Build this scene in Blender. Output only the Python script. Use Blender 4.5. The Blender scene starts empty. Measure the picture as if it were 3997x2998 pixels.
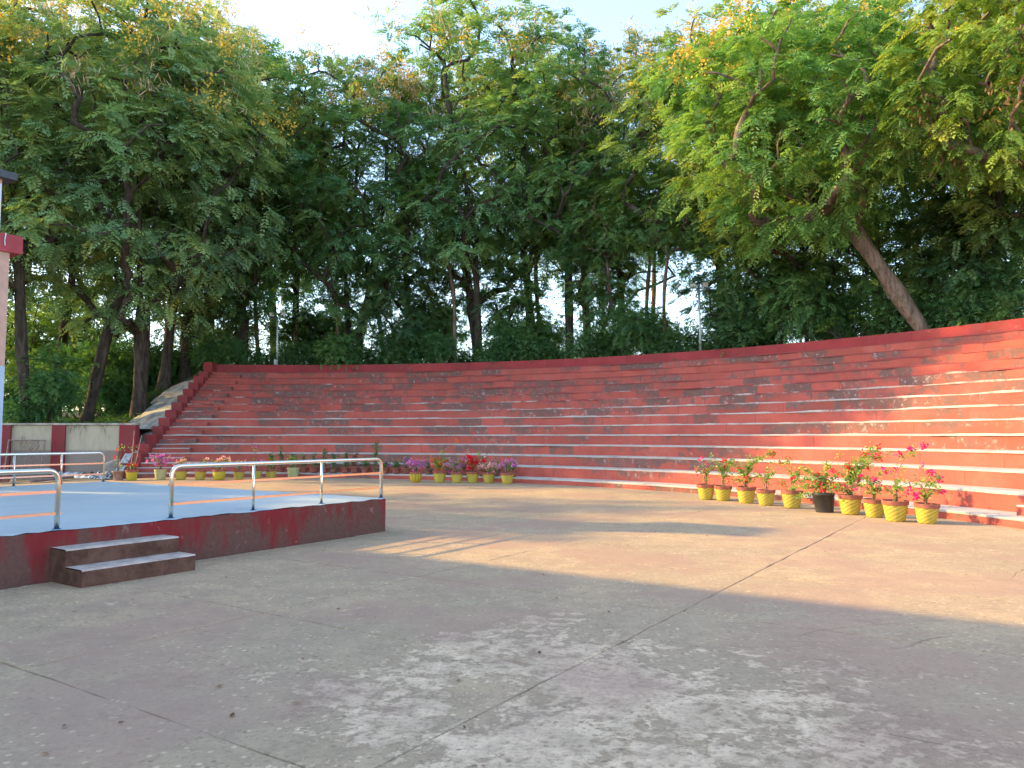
import bpy, math, random
import numpy as np
from mathutils import Vector
R_ = math.radians
sc = bpy.context.scene
COL = sc.collection

# ------------------------------------------------------------------ camera, sky, sun, exposure
HC = 1.6                      # eye height
FPX, SW, SH = 3003.0, 3997.0, 2998.0
PITCH = R_(3.8526)
cam_d = bpy.data.cameras.new('camera')
cam_d.sensor_width = 36.0
cam_d.lens = 36.0 * FPX / SW
cam_d.clip_end = 6000
cam = bpy.data.objects.new('camera', cam_d); COL.objects.link(cam)
cam.location = (0, 0, HC); cam.rotation_euler = (math.pi/2 + PITCH, 0, 0)
sc.camera = cam

SUN_EL = R_(25.0)
SUN_H = Vector((-0.984, 0.178, 0)).normalized()          # horizontal direction towards the sun
world = bpy.data.worlds.new('World'); sc.world = world; world.use_nodes = True
wt = world.node_tree; bg = wt.nodes['Background']
sky = wt.nodes.new('ShaderNodeTexSky'); sky.sky_type = 'NISHITA'; sky.sun_disc = False
sky.sun_elevation = SUN_EL
sky.sun_rotation = math.atan2(SUN_H.x, SUN_H.y)
sky.air_density = 1.0; sky.dust_density = 0.6; sky.ozone_density = 0.6
wt.links.new(sky.outputs[0], bg.inputs[0]); bg.inputs[1].default_value = 0.15
sun_d = bpy.data.lights.new('sun', 'SUN'); sun_d.energy = 2.1; sun_d.angle = R_(1.0)
sun_d.color = (1.0, 0.68, 0.24)
sun = bpy.data.objects.new('sun', sun_d); COL.objects.link(sun)
sun.rotation_euler = Vector((SUN_H.x*math.cos(SUN_EL), SUN_H.y*math.cos(SUN_EL), math.sin(SUN_EL))).to_track_quat('Z', 'Y').to_euler()
sun.location = (-30, 10, 30)
vs = sc.view_settings
vs.view_transform = 'Standard'; vs.look = 'None'; vs.exposure = 2.2; vs.gamma = 1.0; vs.use_curve_mapping = False
sc.cycles.max_bounces = 4; sc.cycles.diffuse_bounces = 2; sc.cycles.glossy_bounces = 2
sc.cycles.transmission_bounces = 3; sc.cycles.caustics_reflective = False; sc.cycles.caustics_refractive = False
sc.cycles.use_denoising = True

# ------------------------------------------------------------------ small helpers
def gp(u, v, z=0.0):
    """photo pixel -> point where its ray meets height z"""
    a = (u - SW/2)/FPX; b = (v - SH/2)/FPX
    c, s = math.cos(PITCH), math.sin(PITCH)
    d = (a, c + b*s, s - b*c); t = (z - HC)/d[2]
    return Vector((d[0]*t, d[1]*t, z))
def at_y(u, v, Y):
    a = (u - SW/2)/FPX; b = (v - SH/2)/FPX
    c, s = math.cos(PITCH), math.sin(PITCH)
    d = (a, c + b*s, s - b*c); t = Y/d[1]
    return Vector((d[0]*t, Y, HC + d[2]*t))

def tag(o, label=None, cat=None, group=None, kind=None):
    if label: o['label'] = label
    if cat: o['category'] = cat
    if group: o['group'] = group
    if kind: o['kind'] = kind
    return o
def empty(name, loc, label=None, cat=None, group=None, rz=0.0, scale=1.0):
    o = bpy.data.objects.new(name, None); COL.objects.link(o)
    o.location = loc; o.rotation_euler = (0, 0, rz); o.scale = (scale,)*3
    o.empty_display_size = 0.2
    return tag(o, label, cat, group)

class MB:
    """collects geometry; build() links it as one mesh object"""
    def __init__(self): self.v = []; self.f = []; self.uv = []; self.n = 0; self.att = []
    def add(self, V, F, uv=None, att=0.0):
        V = np.asarray(V, float).reshape(-1, 3)
        self.v.append(V)
        for q in F:
            self.f.append([i + self.n for i in q]); self.att.append(att)
        if uv is not None: self.uv.append(np.asarray(uv, float).reshape(-1, 2))
        self.n += len(V)
    def box(self, c, sx, sy, sz, rz=0.0, taper=1.0):
        """box centred in xy on c, standing on c.z"""
        ca, sa = math.cos(rz), math.sin(rz); V = []
        for z, k in ((0, 1.0), (sz, taper)):
            for x, y in ((-1, -1), (1, -1), (1, 1), (-1, 1)):
                px, py = x*sx/2*k, y*sy/2*k
                V.append((c[0] + px*ca - py*sa, c[1] + px*sa + py*ca, c[2] + z))
        self.add(V, [(3, 2, 1, 0), (4, 5, 6, 7), (0, 1, 5, 4), (1, 2, 6, 5), (2, 3, 7, 6), (3, 0, 4, 7)])
    def hexa(self, P):
        """8 points: bottom ring then top ring"""
        self.add(P, [(3, 2, 1, 0), (4, 5, 6, 7), (0, 1, 5, 4), (1, 2, 6, 5), (2, 3, 7, 6), (3, 0, 4, 7)])
    def tube(self, pts, r, seg=8, caps=True):
        P = np.asarray([tuple(p) for p in pts], float); n = len(P)
        rr = np.full(n, r) if np.isscalar(r) else np.asarray(r, float)
        T = np.gradient(P, axis=0); T /= np.linalg.norm(T, axis=1)[:, None] + 1e-12
        up = np.array((0, 0, 1.0)) if abs(T[0][2]) < .9 else np.array((1.0, 0, 0))
        N = np.cross(T[0], up); N /= np.linalg.norm(N)
        V = []; a = np.linspace(0, 2*np.pi, seg, endpoint=False)
        for i in range(n):
            N = N - T[i]*np.dot(N, T[i]); N /= np.linalg.norm(N) + 1e-12
            B = np.cross(T[i], N)
            V.append(P[i] + rr[i]*(np.cos(a)[:, None]*N + np.sin(a)[:, None]*B))
        V = np.concatenate(V); F = []
        for i in range(n - 1):
            for j in range(seg):
                k = (j + 1) % seg
                F.append((i*seg + j, i*seg + k, (i+1)*seg + k, (i+1)*seg + j))
        if caps:
            F.append(tuple(range(seg))[::-1]); F.append(tuple((n-1)*seg + j for j in range(seg)))
        self.add(V, F)
    def lathe(self, prof, seg=32, c=(0, 0, 0)):
        n = len(prof); V = []; F = []
        for r, z in prof:
            for j in range(seg):
                a = 2*math.pi*j/seg
                V.append((c[0] + r*math.cos(a), c[1] + r*math.sin(a), c[2] + z))
        for i in range(n - 1):
            for j in range(seg):
                k = (j+1) % seg
                F.append((i*seg + j, i*seg + k, (i+1)*seg + k, (i+1)*seg + j))
        self.add(V, F)
    def mesh(self, name, mats, smooth=False, attname=None):
        me = bpy.data.meshes.new(name)
        V = np.concatenate(self.v) if self.v else np.zeros((0, 3))
        me.from_pydata(V.tolist(), [], self.f)
        for m in (mats if isinstance(mats, (list, tuple)) else [mats]): me.materials.append(m)
        if self.uv:
            uv = np.concatenate(self.uv); l = me.uv_layers.new(name='UVMap')
            li = np.zeros(len(me.loops), int); me.loops.foreach_get('vertex_index', li)
            l.data.foreach_set('uv', uv[li].ravel())
        if attname:
            a = me.attributes.new(attname, 'FLOAT', 'FACE'); a.data.foreach_set('value', np.array(self.att, float))
        if smooth: me.polygons.foreach_set('use_smooth', [True]*len(me.polygons))
        me.update(); return me
    def build(self, name, mats, parent=None, smooth=False, attname=None):
        return obj(name, self.mesh(name, mats, smooth, attname), parent)
def obj(name, me, parent=None):
    o = bpy.data.objects.new(name, me); COL.objects.link(o)
    if parent is not None: o.parent = parent
    return o
def quads(name, V, tint, mat, extra_mats=()):
    """fast mesh of loose quads: V (n,4,3), tint (n,)"""
    n = len(V); me = bpy.data.meshes.new(name)
    me.vertices.add(n*4); me.vertices.foreach_set('co', np.ascontiguousarray(V, dtype=np.float32).ravel())
    me.loops.add(n*4); me.loops.foreach_set('vertex_index', np.arange(n*4, dtype=np.int32))
    me.polygons.add(n); me.polygons.foreach_set('loop_start', np.arange(0, n*4, 4, dtype=np.int32))
    me.update(calc_edges=True)
    a = me.attributes.new('tint', 'FLOAT', 'FACE'); a.data.foreach_set('value', np.asarray(tint, dtype=np.float32))
    me.materials.append(mat)
    return me
def copy_tree(o, parent=None):
    c = o.copy(); COL.objects.link(c)
    if parent is not None: c.parent = parent
    for ch in list(o.children): copy_tree(ch, c)
    return c

# ------------------------------------------------------------------ materials
class NT:
    def __init__(self, name):
        self.m = bpy.data.materials.new(name); self.m.use_nodes = True
        self.t = self.m.node_tree; self.n = self.t.nodes
        self.p = self.n['Principled BSDF']; self.out = self.n['Material Output']
    def node(self, typ, **kw):
        x = self.n.new(typ)
        for k, v in kw.items(): setattr(x, k, v)
        return x
    def link(self, a, b): self.t.links.new(a, b)
    def val(self, x, s):
        if hasattr(x, 'is_output') or hasattr(x, 'links'): self.link(x, s)
        else:
            if hasattr(s, 'default_value') and isinstance(x, (tuple, list)) and len(x) == 3 and len(s.default_value) == 4: x = (*x, 1)
            s.default_value = x
    def math(self, op, a, b=0.0, c=None, clamp=False):
        x = self.node('ShaderNodeMath', operation=op, use_clamp=clamp)
        self.val(a, x.inputs[0]); self.val(b, x.inputs[1])
        if c is not None: self.val(c, x.inputs[2])
        return x.outputs[0]
    def mix(self, f, a, b, mode='MIX'):
        x = self.node('ShaderNodeMix', data_type='RGBA', blend_type=mode)
        self.val(f, x.inputs[0]); self.val(a, x.inputs[6]); self.val(b, x.inputs[7])
        return x.outputs[2]
    def pos(self): return self.node('ShaderNodeNewGeometry').outputs['Position']
    def objco(self): return self.node('ShaderNodeTexCoord').outputs['Object']
    def uv(self): return self.node('ShaderNodeTexCoord').outputs['UV']
    def scale(self, vec, s):
        x = self.node('ShaderNodeVectorMath', operation='MULTIPLY'); self.link(vec, x.inputs[0]); x.inputs[1].default_value = s
        return x.outputs[0]
    def noise(self, vec, sc_, det=5, rough=.55, dist=0.0):
        x = self.node('ShaderNodeTexNoise'); self.link(vec, x.inputs['Vector'])
        x.inputs['Scale'].default_value = sc_; x.inputs['Detail'].default_value = det
        x.inputs['Roughness'].default_value = rough; x.inputs['Distortion'].default_value = dist
        return x.outputs['Fac']
    def step(self, v, lo, hi, a=0.0, b=1.0):
        x = self.node('ShaderNodeMapRange', interpolation_type='SMOOTHSTEP')
        self.val(v, x.inputs[0]); x.inputs[1].default_value = lo; x.inputs[2].default_value = hi
        x.inputs[3].default_value = a; x.inputs[4].default_value = b
        return x.outputs[0]
    def bump(self, h, strength, dist=0.01):
        x = self.node('ShaderNodeBump'); x.inputs['Strength'].default_value = strength; x.inputs['Distance'].default_value = dist
        self.link(h, x.inputs['Height']); self.link(x.outputs[0], self.p.inputs['Normal'])
    def done(self, col=None, rough=.8, metal=0.0, spec=.3):
        if col is not None: self.val(col, self.p.inputs['Base Color'])
        self.val(rough, self.p.inputs['Roughness']); self.p.inputs['Metallic'].default_value = metal
        self.p.inputs['Specular IOR Level'].default_value = spec
        return self.m

def simple(name, col, rough=.7, metal=0.0, var=.25, vs_=6.0, spec=.3, bump=0.0):
    t = NT(name); n = t.noise(t.objco(), vs_, 5, .6)
    c = t.mix(t.step(n, .3, .7), tuple(x*(1-var) for x in col), tuple(min(1, x*(1+var)) for x in col))
    if bump: t.bump(t.noise(t.objco(), vs_*8, 3), bump, .01)
    return t.done(c, rough, metal, spec)

def concrete_floor():
    t = NT('arena_concrete'); P = t.pos()
    big = t.noise(P, .35, 4, .5); mid = t.noise(P, 1.7, 6, .62); fine = t.noise(P, 28, 4, .7); grit = t.noise(P, 110, 2, .7)
    c = t.mix(t.step(big, .3, .7), (.26, .25, .232), (.335, .30, .262))
    c = t.mix(t.math('MULTIPLY', t.step(mid, .42, .66), .6), c, (.235, .225, .215))
    sp = t.node('ShaderNodeSeparateXYZ'); t.link(P, sp.inputs[0])
    x, y = sp.outputs[0], sp.outputs[1]
    # the worn strip where a white lime coat is flaking off, between the camera and the pots
    dx = t.math('MULTIPLY', t.math('SUBTRACT', x, .45), .40); dy = t.math('MULTIPLY', t.math('SUBTRACT', y, 4.6), .36)
    d2 = t.math('ADD', t.math('MULTIPLY', dx, dx), t.math('MULTIPLY', dy, dy))
    reg = t.step(t.math('SQRT', d2), 1.25, .15)
    pn = t.noise(P, 1.15, 8, .66, .35); pm = t.noise(P, 9, 8, .72, .4)
    v = t.math('ADD', t.math('MULTIPLY', pn, .62), t.math('MULTIPLY', pm, .5))
    v = t.math('ADD', v, t.math('MULTIPLY', reg, .16))
    flake = t.step(v, .60, .72)
    rim = t.math('MULTIPLY', t.step(v, .64, .66), t.step(v, .675, .66))
    c = t.mix(t.math('MULTIPLY', reg, t.math('MULTIPLY', t.step(pn, .4, .6), .65)), c, (.30, .26, .252))
    c = t.mix(t.math('MULTIPLY', flake, .85), c, t.mix(t.step(pm, .35, .65), (.38, .345, .335), (.52, .49, .48)))
    c = t.mix(t.math('MULTIPLY', rim, .5), c, (.16, .145, .135))
    # dark aggregate, light chips, greenish and buff tints
    c = t.mix(t.math('MULTIPLY', t.step(t.noise(P, .9, 3), .58, .75), .25), c, (.25, .28, .235))
    c = t.mix(t.step(fine, .48, .70, 0, .72), c, (.15, .14, .135))
    c = t.mix(t.step(grit, .62, .75, 0, .45), c, (.50, .48, .45))
    chip = t.node('ShaderNodeTexVoronoi'); chip.inputs['Scale'].default_value = 21; t.link(P, chip.inputs['Vector'])
    cs = t.node('ShaderNodeSeparateXYZ'); t.link(chip.outputs['Color'], cs.inputs[0])
    c = t.mix(t.math('MULTIPLY', t.step(cs.outputs[0], .86, .90), t.math('MULTIPLY', t.step(chip.outputs['Distance'], .42, .22), .65)), c, (.52, .50, .47))
    c = t.mix(t.math('MULTIPLY', t.step(cs.outputs[1], .90, .94), t.math('MULTIPLY', t.step(chip.outputs['Distance'], .40, .25), .6)), c, (.10, .095, .09))
    # hairline cracks
    vo = t.node('ShaderNodeTexVoronoi', feature='DISTANCE_TO_EDGE'); vo.inputs['Scale'].default_value = .42
    wv = t.node('ShaderNodeVectorMath', operation='ADD'); t.link(P, wv.inputs[0])
    nn = t.node('ShaderNodeTexNoise'); t.link(P, nn.inputs['Vector']); nn.inputs['Scale'].default_value = 1.6; nn.inputs['Detail'].default_value = 6
    t.link(t.scale(nn.outputs['Color'], (.28, .28, 0)), wv.inputs[1]); t.link(wv.outputs[0], vo.inputs['Vector'])
    crack = t.math('MULTIPLY', t.step(vo.outputs[0], .0035, .001), t.step(t.noise(P, .5, 2), .56, .66))
    c = t.mix(t.math('MULTIPLY', crack, .5), c, (.11, .10, .09))
    mot = t.noise(P, 2.8, 9, .72, .3); purple = t.noise(P, .55, 3, .5)
    c = t.mix(t.step(mot, .40, .66, 0, .55), c, (.20, .185, .178)); c = t.mix(t.step(t.noise(P, 13, 7, .75), .50, .72, 0, .40), c, (.40, .38, .365))
    c = t.mix(t.math('MULTIPLY', t.step(purple, .46, .60), .5), c, (.245, .19, .205))
    c = t.mix(1.0, c, (1.64, 1.26, .84), 'MULTIPLY')
    h = t.math('ADD', t.math('MULTIPLY', fine, .5), t.math('ADD', t.math('MULTIPLY', grit, .35), t.math('MULTIPLY', flake, .5)))
    t.bump(t.math('SUBTRACT', h, t.math('MULTIPLY', crack, .8)), .8, .015)
    return t.done(c, .88, 0, .2)

def red_paint(name, col, worn=1.0, uvmode=True, block=1.05):
    """sun-bleached red distemper over blockwork with grey mould stains and flaking lime"""
    t = NT(name); P = t.pos()
    big = t.noise(P, .6, 4); mid = t.noise(P, 3.2, 7, .68); fine = t.noise(P, 22, 5, .7)
    c = t.mix(t.step(big, .3, .7), tuple(k*.86 for k in col), tuple(k*1.1 for k in col))
    c = t.mix(t.step(fine, .45, .8, 0, .3), c, tuple(k*.6 for k in col))
    if uvmode:
        U = t.uv(); sp = t.node('ShaderNodeSeparateXYZ'); t.link(U, sp.inputs[0])
        tier = t.math('FLOOR', sp.outputs[1]); v = t.math('FRACT', sp.outputs[1])
        wob = t.math('MULTIPLY', t.math('SUBTRACT', t.noise(P, 4.5, 4), .5), .35)
        cell = t.math('FLOOR', t.math('DIVIDE', t.math('ADD', sp.outputs[0], t.math('ADD', t.math('MULTIPLY', tier, .47), wob)), block))
        wn = t.node('ShaderNodeTexWhiteNoise', noise_dimensions='2D'); cb = t.node('ShaderNodeCombineXYZ')
        t.link(cell, cb.inputs[0]); t.link(tier, cb.inputs[1]); t.link(cb.outputs[0], wn.inputs['Vector'])
        wt_ = t.node('ShaderNodeTexWhiteNoise', noise_dimensions='1D'); t.link(tier, wt_.inputs['W'])
        area = t.noise(t.scale(U, (.13, .55, 1)), 1.0, 2)
        s = t.math('ADD', t.math('MULTIPLY', mid, .9), t.math('MULTIPLY', wn.outputs[0], .28))
        s = t.math('ADD', s, t.math('MULTIPLY', t.math('ADD', area, t.math('MULTIPLY', wt_.outputs[0], .25)), .50))
        s = t.math('ADD', s, t.math('MULTIPLY', t.math('SUBTRACT', v, .5), .14))
        s = t.math('ADD', s, t.math('MULTIPLY', t.math('MULTIPLY', t.step(tier, 7.4, 8.6), t.step(tier, 13.0, 11.5)), .075))
        stain = t.step(s, .90, 1.10)
        # drips
        drip = t.noise(t.scale(U, (7.0, .8, 1)), 1.0, 4, .6)
        stain = t.math('MAXIMUM', stain, t.math('MULTIPLY', t.step(t.math('ADD', drip, t.math('MULTIPLY', wn.outputs[0], .15)), .66, .78), .55))
        lime = t.math('MULTIPLY', t.step(t.noise(P, 5.5, 9, .74), .54, .68), t.step(t.math('ADD', area, t.math('MULTIPLY', wn.outputs[0], .25)), .62, .78))
        joint = t.math('MULTIPLY', t.step(t.math('ABSOLUTE', t.math('SUBTRACT', t.math('FRACT', t.math('DIVIDE', sp.outputs[0], block*2)), .5)), .006, .003), t.step(big, .45, .6))
        c = t.mix(t.math('MULTIPLY', t.step(wn.outputs[0], .2, .9), .30), c, tuple(k*.62 for k in col)); c = t.mix(t.step(t.noise(P, 1.1, 6, .7), .48, .72, 0, .35), c, (col[0]*1.05, col[1]*1.7, col[2]*1.9))
        c = t.mix(t.math('MULTIPLY', stain, .78*worn), c, t.mix(fine, (.075, .06, .05), (.20, .155, .13)))
        c = t.mix(t.math('MULTIPLY', lime, .8*worn), c, (.50, .41, .36))
        c = t.mix(t.math('MULTIPLY', joint, .6), c, (.10, .04, .035))
    else:
        sp = t.node('ShaderNodeSeparateXYZ'); t.link(P, sp.inputs[0])
        st = t.noise(t.scale(P, (1.6, 1.6, .5)), 1.0, 7, .66)
        low = t.step(t.math('ADD', sp.outputs[2], t.math('MULTIPLY', mid, .3)), .62, .12)
        s = t.math('ADD', st, t.math('MULTIPLY', low, .12))
        c = t.mix(t.math('MULTIPLY', t.step(s, .42, .60), .9*worn), c, t.mix(fine, (.055, .030, .023), (.19, .112, .085)))
        c = t.mix(t.math('MULTIPLY', t.step(t.noise(P, 4.0, 9, .72), .60, .68), .55*worn), c, (.34, .25, .21))
    t.bump(t.math('ADD', fine, mid), .35, .012)
    return t.done(c, .82, 0, .2)

def tread_mat():
    t = NT('tread_cement'); P = t.pos(); mid = t.noise(P, 2.4, 7, .66); fine = t.noise(P, 25, 4, .7)
    U = t.uv(); sp = t.node('ShaderNodeSeparateXYZ'); t.link(U, sp.inputs[0])
    c = t.mix(mid, (.40, .35, .31), (.62, .55, .485))
    c = t.mix(t.step(fine, .55, .8, 0, .35), c, (.22, .17, .145))
    c = t.mix(t.step(t.noise(P, 1.3, 8, .75), .50, .66, 0, .55), c, (.27, .16, .13))
    # upper rows keep more of their red paint on the nosing
    k = t.math('ADD', t.math('MULTIPLY', sp.outputs[1], .052), t.math('MULTIPLY', t.noise(t.scale(P, (.5, .5, .5)), 1.0, 5, .7), .9))
    c = t.mix(t.step(k, .76, .92), c, (.29, .068, .064))
    t.bump(fine, .4, .01)
    return t.done(c, .85, 0, .2)

def leaf_mat(name, dark, mid, light, transl=.35, rough=.5):
    t = NT(name); t.n.remove(t.p)
    at = t.node('ShaderNodeAttribute', attribute_name='tint'); oi = t.node('ShaderNodeObjectInfo')
    n = t.noise(t.pos(), .33, 3)
    v = t.math('ADD', t.math('MULTIPLY', at.outputs['Fac'], .62), t.math('MULTIPLY', n, .42))
    r = t.node('ShaderNodeValToRGB'); t.link(v, r.inputs[0])
    e = r.color_ramp.elements; e[0].position = .12; e[0].color = (*dark, 1); e[1].position = .98; e[1].color = (*light, 1)
    m = e.new(.55); m.color = (*mid, 1)
    col = t.mix(1.0, r.outputs[0], oi.outputs['Color'], 'MULTIPLY')
    d = t.node('ShaderNodeBsdfDiffuse'); t.link(col, d.inputs[0])
    tr = t.node('ShaderNodeBsdfTranslucent'); t.link(t.mix(1.0, col, (2.2*transl, 2.2*transl, 1.25*transl), 'MULTIPLY'), tr.inputs[0])
    g = t.node('ShaderNodeBsdfGlossy'); g.inputs['Roughness'].default_value = rough; g.inputs[0].default_value = (.8, .85, .8, 1)
    m1 = t.node('ShaderNodeAddShader'); t.link(d.outputs[0], m1.inputs[0]); t.link(tr.outputs[0], m1.inputs[1])
    m2 = t.node('ShaderNodeMixShader'); m2.inputs[0].default_value = .02; t.link(m1.outputs[0], m2.inputs[1]); t.link(g.outputs[0], m2.inputs[2])
    t.link(m2.outputs[0], t.out.inputs[0])
    return t.m

def bark_mat(name, a, b):
    t = NT(name); P = t.objco()
    st = t.noise(t.scale(P, (9, 9, 1.6)), 1.0, 7, .7); n = t.noise(P, 1.2, 4)
    c = t.mix(t.step(st, .35, .68), a, b); c = t.mix(t.step(n, .5, .75, 0, .5), c, tuple(x*1.5 for x in b))
    t.bump(st, .8, .03)
    return t.done(c, .9, 0, .15)

def pot_paint(name, col, groove, flutes=0, twist=0.0):
    t = NT(name); n = t.noise(t.pos(), 9, 6, .65)
    c = t.mix(t.step(n, .3, .75), tuple(k*.82 for k in col), col)
    c = t.mix(t.math('MULTIPLY', t.step(t.noise(t.pos(), 26, 5, .7), .58, .72), .35), c, (.25, .19, .07))
    if flutes:
        O = t.node('ShaderNodeSeparateXYZ'); t.link(t.objco(), O.inputs[0])
        ph = t.math('SUBTRACT', t.math('MULTIPLY', t.math('ARCTAN2', O.outputs[1], O.outputs[0]), flutes/(2*math.pi)), t.math('MULTIPLY', O.outputs[2], flutes*twist/.30))
        f = t.math('ABSOLUTE', t.math('SUBTRACT', t.math('FRACT', ph), .5))
        c = t.mix(t.math('MULTIPLY', t.step(f, .075, .045), .9), c, groove)
    return t.done(c, .55, 0, .35)

M = {}
M['floor'] = concrete_floor()
M['joint'] = simple('joint_dirt', (.17, .15, .13), .95, var=.4, vs_=3)
M['riser'] = red_paint('riser_paint', (.47, .105, .076))
M['parapet'] = red_paint('parapet_paint', (.37, .055, .055), worn=.22)
M['pier'] = red_paint('pier_paint', (.34, .05, .05), worn=.5, uvmode=False)
M['stagewall'] = red_paint('stage_wall_paint', (.21, .022, .024), worn=1.0, uvmode=False)
M['tread'] = tread_mat()
M['apron'] = simple('apron_plaster', (.40, .355, .30), .95, var=.35, vs_=2.2)
t = NT('earth'); P = t.pos(); n1 = t.noise(P, .5, 5); n2 = t.noise(P, 9, 6, .75)
c = t.mix(t.step(n1, .35, .65), (.09, .065, .045), (.075, .08, .035)); c = t.mix(t.step(n2, .5, .8, 0, .6), c, (.20, .155, .11))
t.bump(n2, .8, .06); M['earth'] = t.done(c, .95, 0, .1)
t = NT('stage_floor_paint'); P = t.pos(); n1 = t.noise(P, .8, 5); n2 = t.noise(P, 12, 6, .7)
c = t.mix(t.step(n1, .3, .7), (.44, .51, .52), (.50, .56, .55)); c = t.mix(t.step(n2, .58, .78, 0, .35), c, (.48, .50, .49))
c = t.mix(t.step(t.noise(P, 2.2, 8, .72), .55, .72, 0, .45), c, (.27, .36, .44)); c = t.mix(t.step(t.noise(P, 5.5, 8, .75), .58, .68, 0, .4), c, (.50, .50, .47))
t.bump(n2, .15, .005); M['stagefloor'] = t.done(c, .5, 0, .4)
M['steptop'] = simple('step_cement', (.46, .365, .30), .9, var=.25, vs_=5, bump=.4)
t = NT('step_riser'); P = t.pos(); n1 = t.noise(P, 3, 7, .68); n2 = t.noise(P, 20, 5, .7)
c = t.mix(t.step(n1, .38, .62), (.080, .040, .028), (.15, .080, .056)); c = t.mix(t.step(n2, .6, .75, 0, .5), c, (.24, .16, .13))
t.bump(n2, .5, .01); M['stepside'] = t.done(c, .9, 0, .15)
t = NT('stainless'); n = t.noise(t.objco(), 30, 3)
M['steel'] = t.done((.84, .76, .62), .24, 1.0, .5)
M['boltblue'] = simple('footing_blue', (.02, .10, .22), .6)
t = NT('cream_plaster'); P = t.pos(); n1 = t.noise(t.scale(P, (2.2, 2.2, .6)), 1.0, 7, .68); n2 = t.noise(P, 9, 6, .7)
sp = t.node('ShaderNodeSeparateXYZ'); t.link(P, sp.inputs[0])
low = t.step(t.math('ADD', sp.outputs[2], t.math('MULTIPLY', n2, .12)), 1.12, 1.02)
c = t.mix(t.step(n1, .35, .7), (.52, .47, .35), (.40, .35, .26)); c = t.mix(low, c, (.30, .24, .205))
c = t.mix(t.math('MULTIPLY', t.step(t.math('ADD', n1, t.math('MULTIPLY', sp.outputs[2], .09)), .70, .80), .7), c, (.10, .085, .06))
M['cream'] = t.done(c, .9, 0, .2)
M['coping'] = simple('coping_cement', (.42, .39, .33), .9, var=.35, vs_=3)
M['pilaster'] = red_paint('pilaster_paint', (.28, .042, .052), worn=.5, uvmode=False)
M['pink'] = simple('pink_wall', (.55, .33, .25), .85, var=.14, vs_=2.5, bump=.3)
M['paleblue'] = simple('pale_blue_wall', (.46, .53, .62), .85, var=.06, vs_=1)
M['lilac'] = simple('lilac_wall', (.56, .58, .70), .85, var=.06, vs_=1)
M['yellowband'] = simple('buff_band', (.62, .58, .40), .85, var=.06, vs_=1)
M['greenband'] = simple('pale_green_wall', (.50, .60, .56), .85, var=.06, vs_=1)
M['fascia'] = simple('fascia_red', (.34, .055, .062), .8, var=.15, vs_=2)
M['slate'] = simple('roof_slate', (.07, .075, .085), .8, var=.2)
M['terracotta'] = simple('terracotta', (.34, .115, .075), .8, var=.28, vs_=9)
M['terradark'] = simple('mossy_terracotta', (.21, .12, .075), .85, var=.35, vs_=7)
M['terrapale'] = simple('faded_terracotta', (.33, .22, .19), .85, var=.25, vs_=7)
M['yellow'] = pot_paint('yellow_pot_paint', (.60, .47, .07), (.09, .07, .012), 9, .46)
M['yellowrib'] = pot_paint('ribbed_yellow_pot_paint', (.55, .40, .03), (.10, .07, .012), 11, 0.0)
M['yellowplain'] = pot_paint('plain_yellow_pot_paint', (.56, .46, .035), (.55, .40, .04))
M['yellowpale'] = pot_paint('pale_yellow_pot_paint', (.50, .47, .20), (.40, .36, .14))
M['blackplastic'] = simple('black_plastic', (.035, .034, .034), .45, var=.2, spec=.5)
M['soil'] = simple('soil', (.07, .045, .03), .95, var=.4, vs_=30, bump=.8)
M['bark'] = bark_mat('bark', (.035, .026, .02), (.10, .078, .062))
M['barkpale'] = bark_mat('pale_bark', (.10, .068, .048), (.25, .18, .135))
M['stem'] = bark_mat('twig_bark', (.16, .10, .065), (.36, .26, .18))
M['leafA'] = leaf_mat('leaf_feathery', (.034, .086, .052), (.080, .158, .068), (.195, .235, .060), .45)
M['leafB'] = leaf_mat('leaf_yellowing', (.040, .115, .045), (.115, .215, .055), (.26, .285, .06), .42)
M['leafS'] = leaf_mat('leaf_shrub', (.032, .080, .040), (.070, .150, .052), (.14, .21, .05), .38)
M['leafP'] = leaf_mat('leaf_potted', (.08, .17, .035), (.18, .28, .05), (.42, .40, .09), .3)
M['leafdry'] = leaf_mat('leaf_dry', (.07, .035, .018), (.16, .085, .04), (.30, .18, .09), .2)
M['blossom'] = leaf_mat('blossom_yellow', (.36, .20, .03), (.52, .33, .05), (.60, .42, .09), .25)
M['pod'] = leaf_mat('pod_brown', (.20, .13, .08), (.36, .25, .15), (.48, .36, .23), .2)
M['magenta'] = leaf_mat('bract_magenta', (.38, .01, .10), (.62, .02, .16), (.70, .04, .26), .3)
M['crimson'] = leaf_mat('bract_crimson', (.38, .008, .02), (.55, .012, .04), (.62, .03, .06), .3)
M['mauve'] = leaf_mat('petal_mauve', (.30, .06, .28), (.48, .12, .42), (.62, .25, .52), .3)
M['palepink'] = leaf_mat('petal_pale_pink', (.45, .20, .22), (.62, .34, .34), (.72, .48, .46), .3)
M['orange'] = leaf_mat('petal_orange', (.48, .06, .015), (.60, .10, .02), (.66, .22, .03), .3)
M['galv'] = simple('galvanised_pipe', (.52, .56, .60), .45, .7, var=.12, vs_=3)
M['lampbody'] = simple('lamp_housing', (.03, .03, .032), .5)
t = NT('lamp_glass'); M['lampglass'] = t.done((.82, .82, .76), .25, 0, .6)
M['rust'] = simple('rusty_iron', (.30, .22, .20), .75, .2, var=.3, vs_=12)
M['wood'] = simple('old_timber', (.36, .24, .17), .85, var=.3, vs_=5)
M['darkrubber'] = simple('dark_plastic', (.02, .022, .03), .6)
M['whitesheet'] = simple('white_sheet', (.55, .58, .60), .6, var=.15)
M['brick'] = simple('brick_red', (.30, .12, .085), .9, var=.3)
M['greyboard'] = simple('marbled_board', (.38, .42, .42), .6, var=.45, vs_=9)
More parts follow.
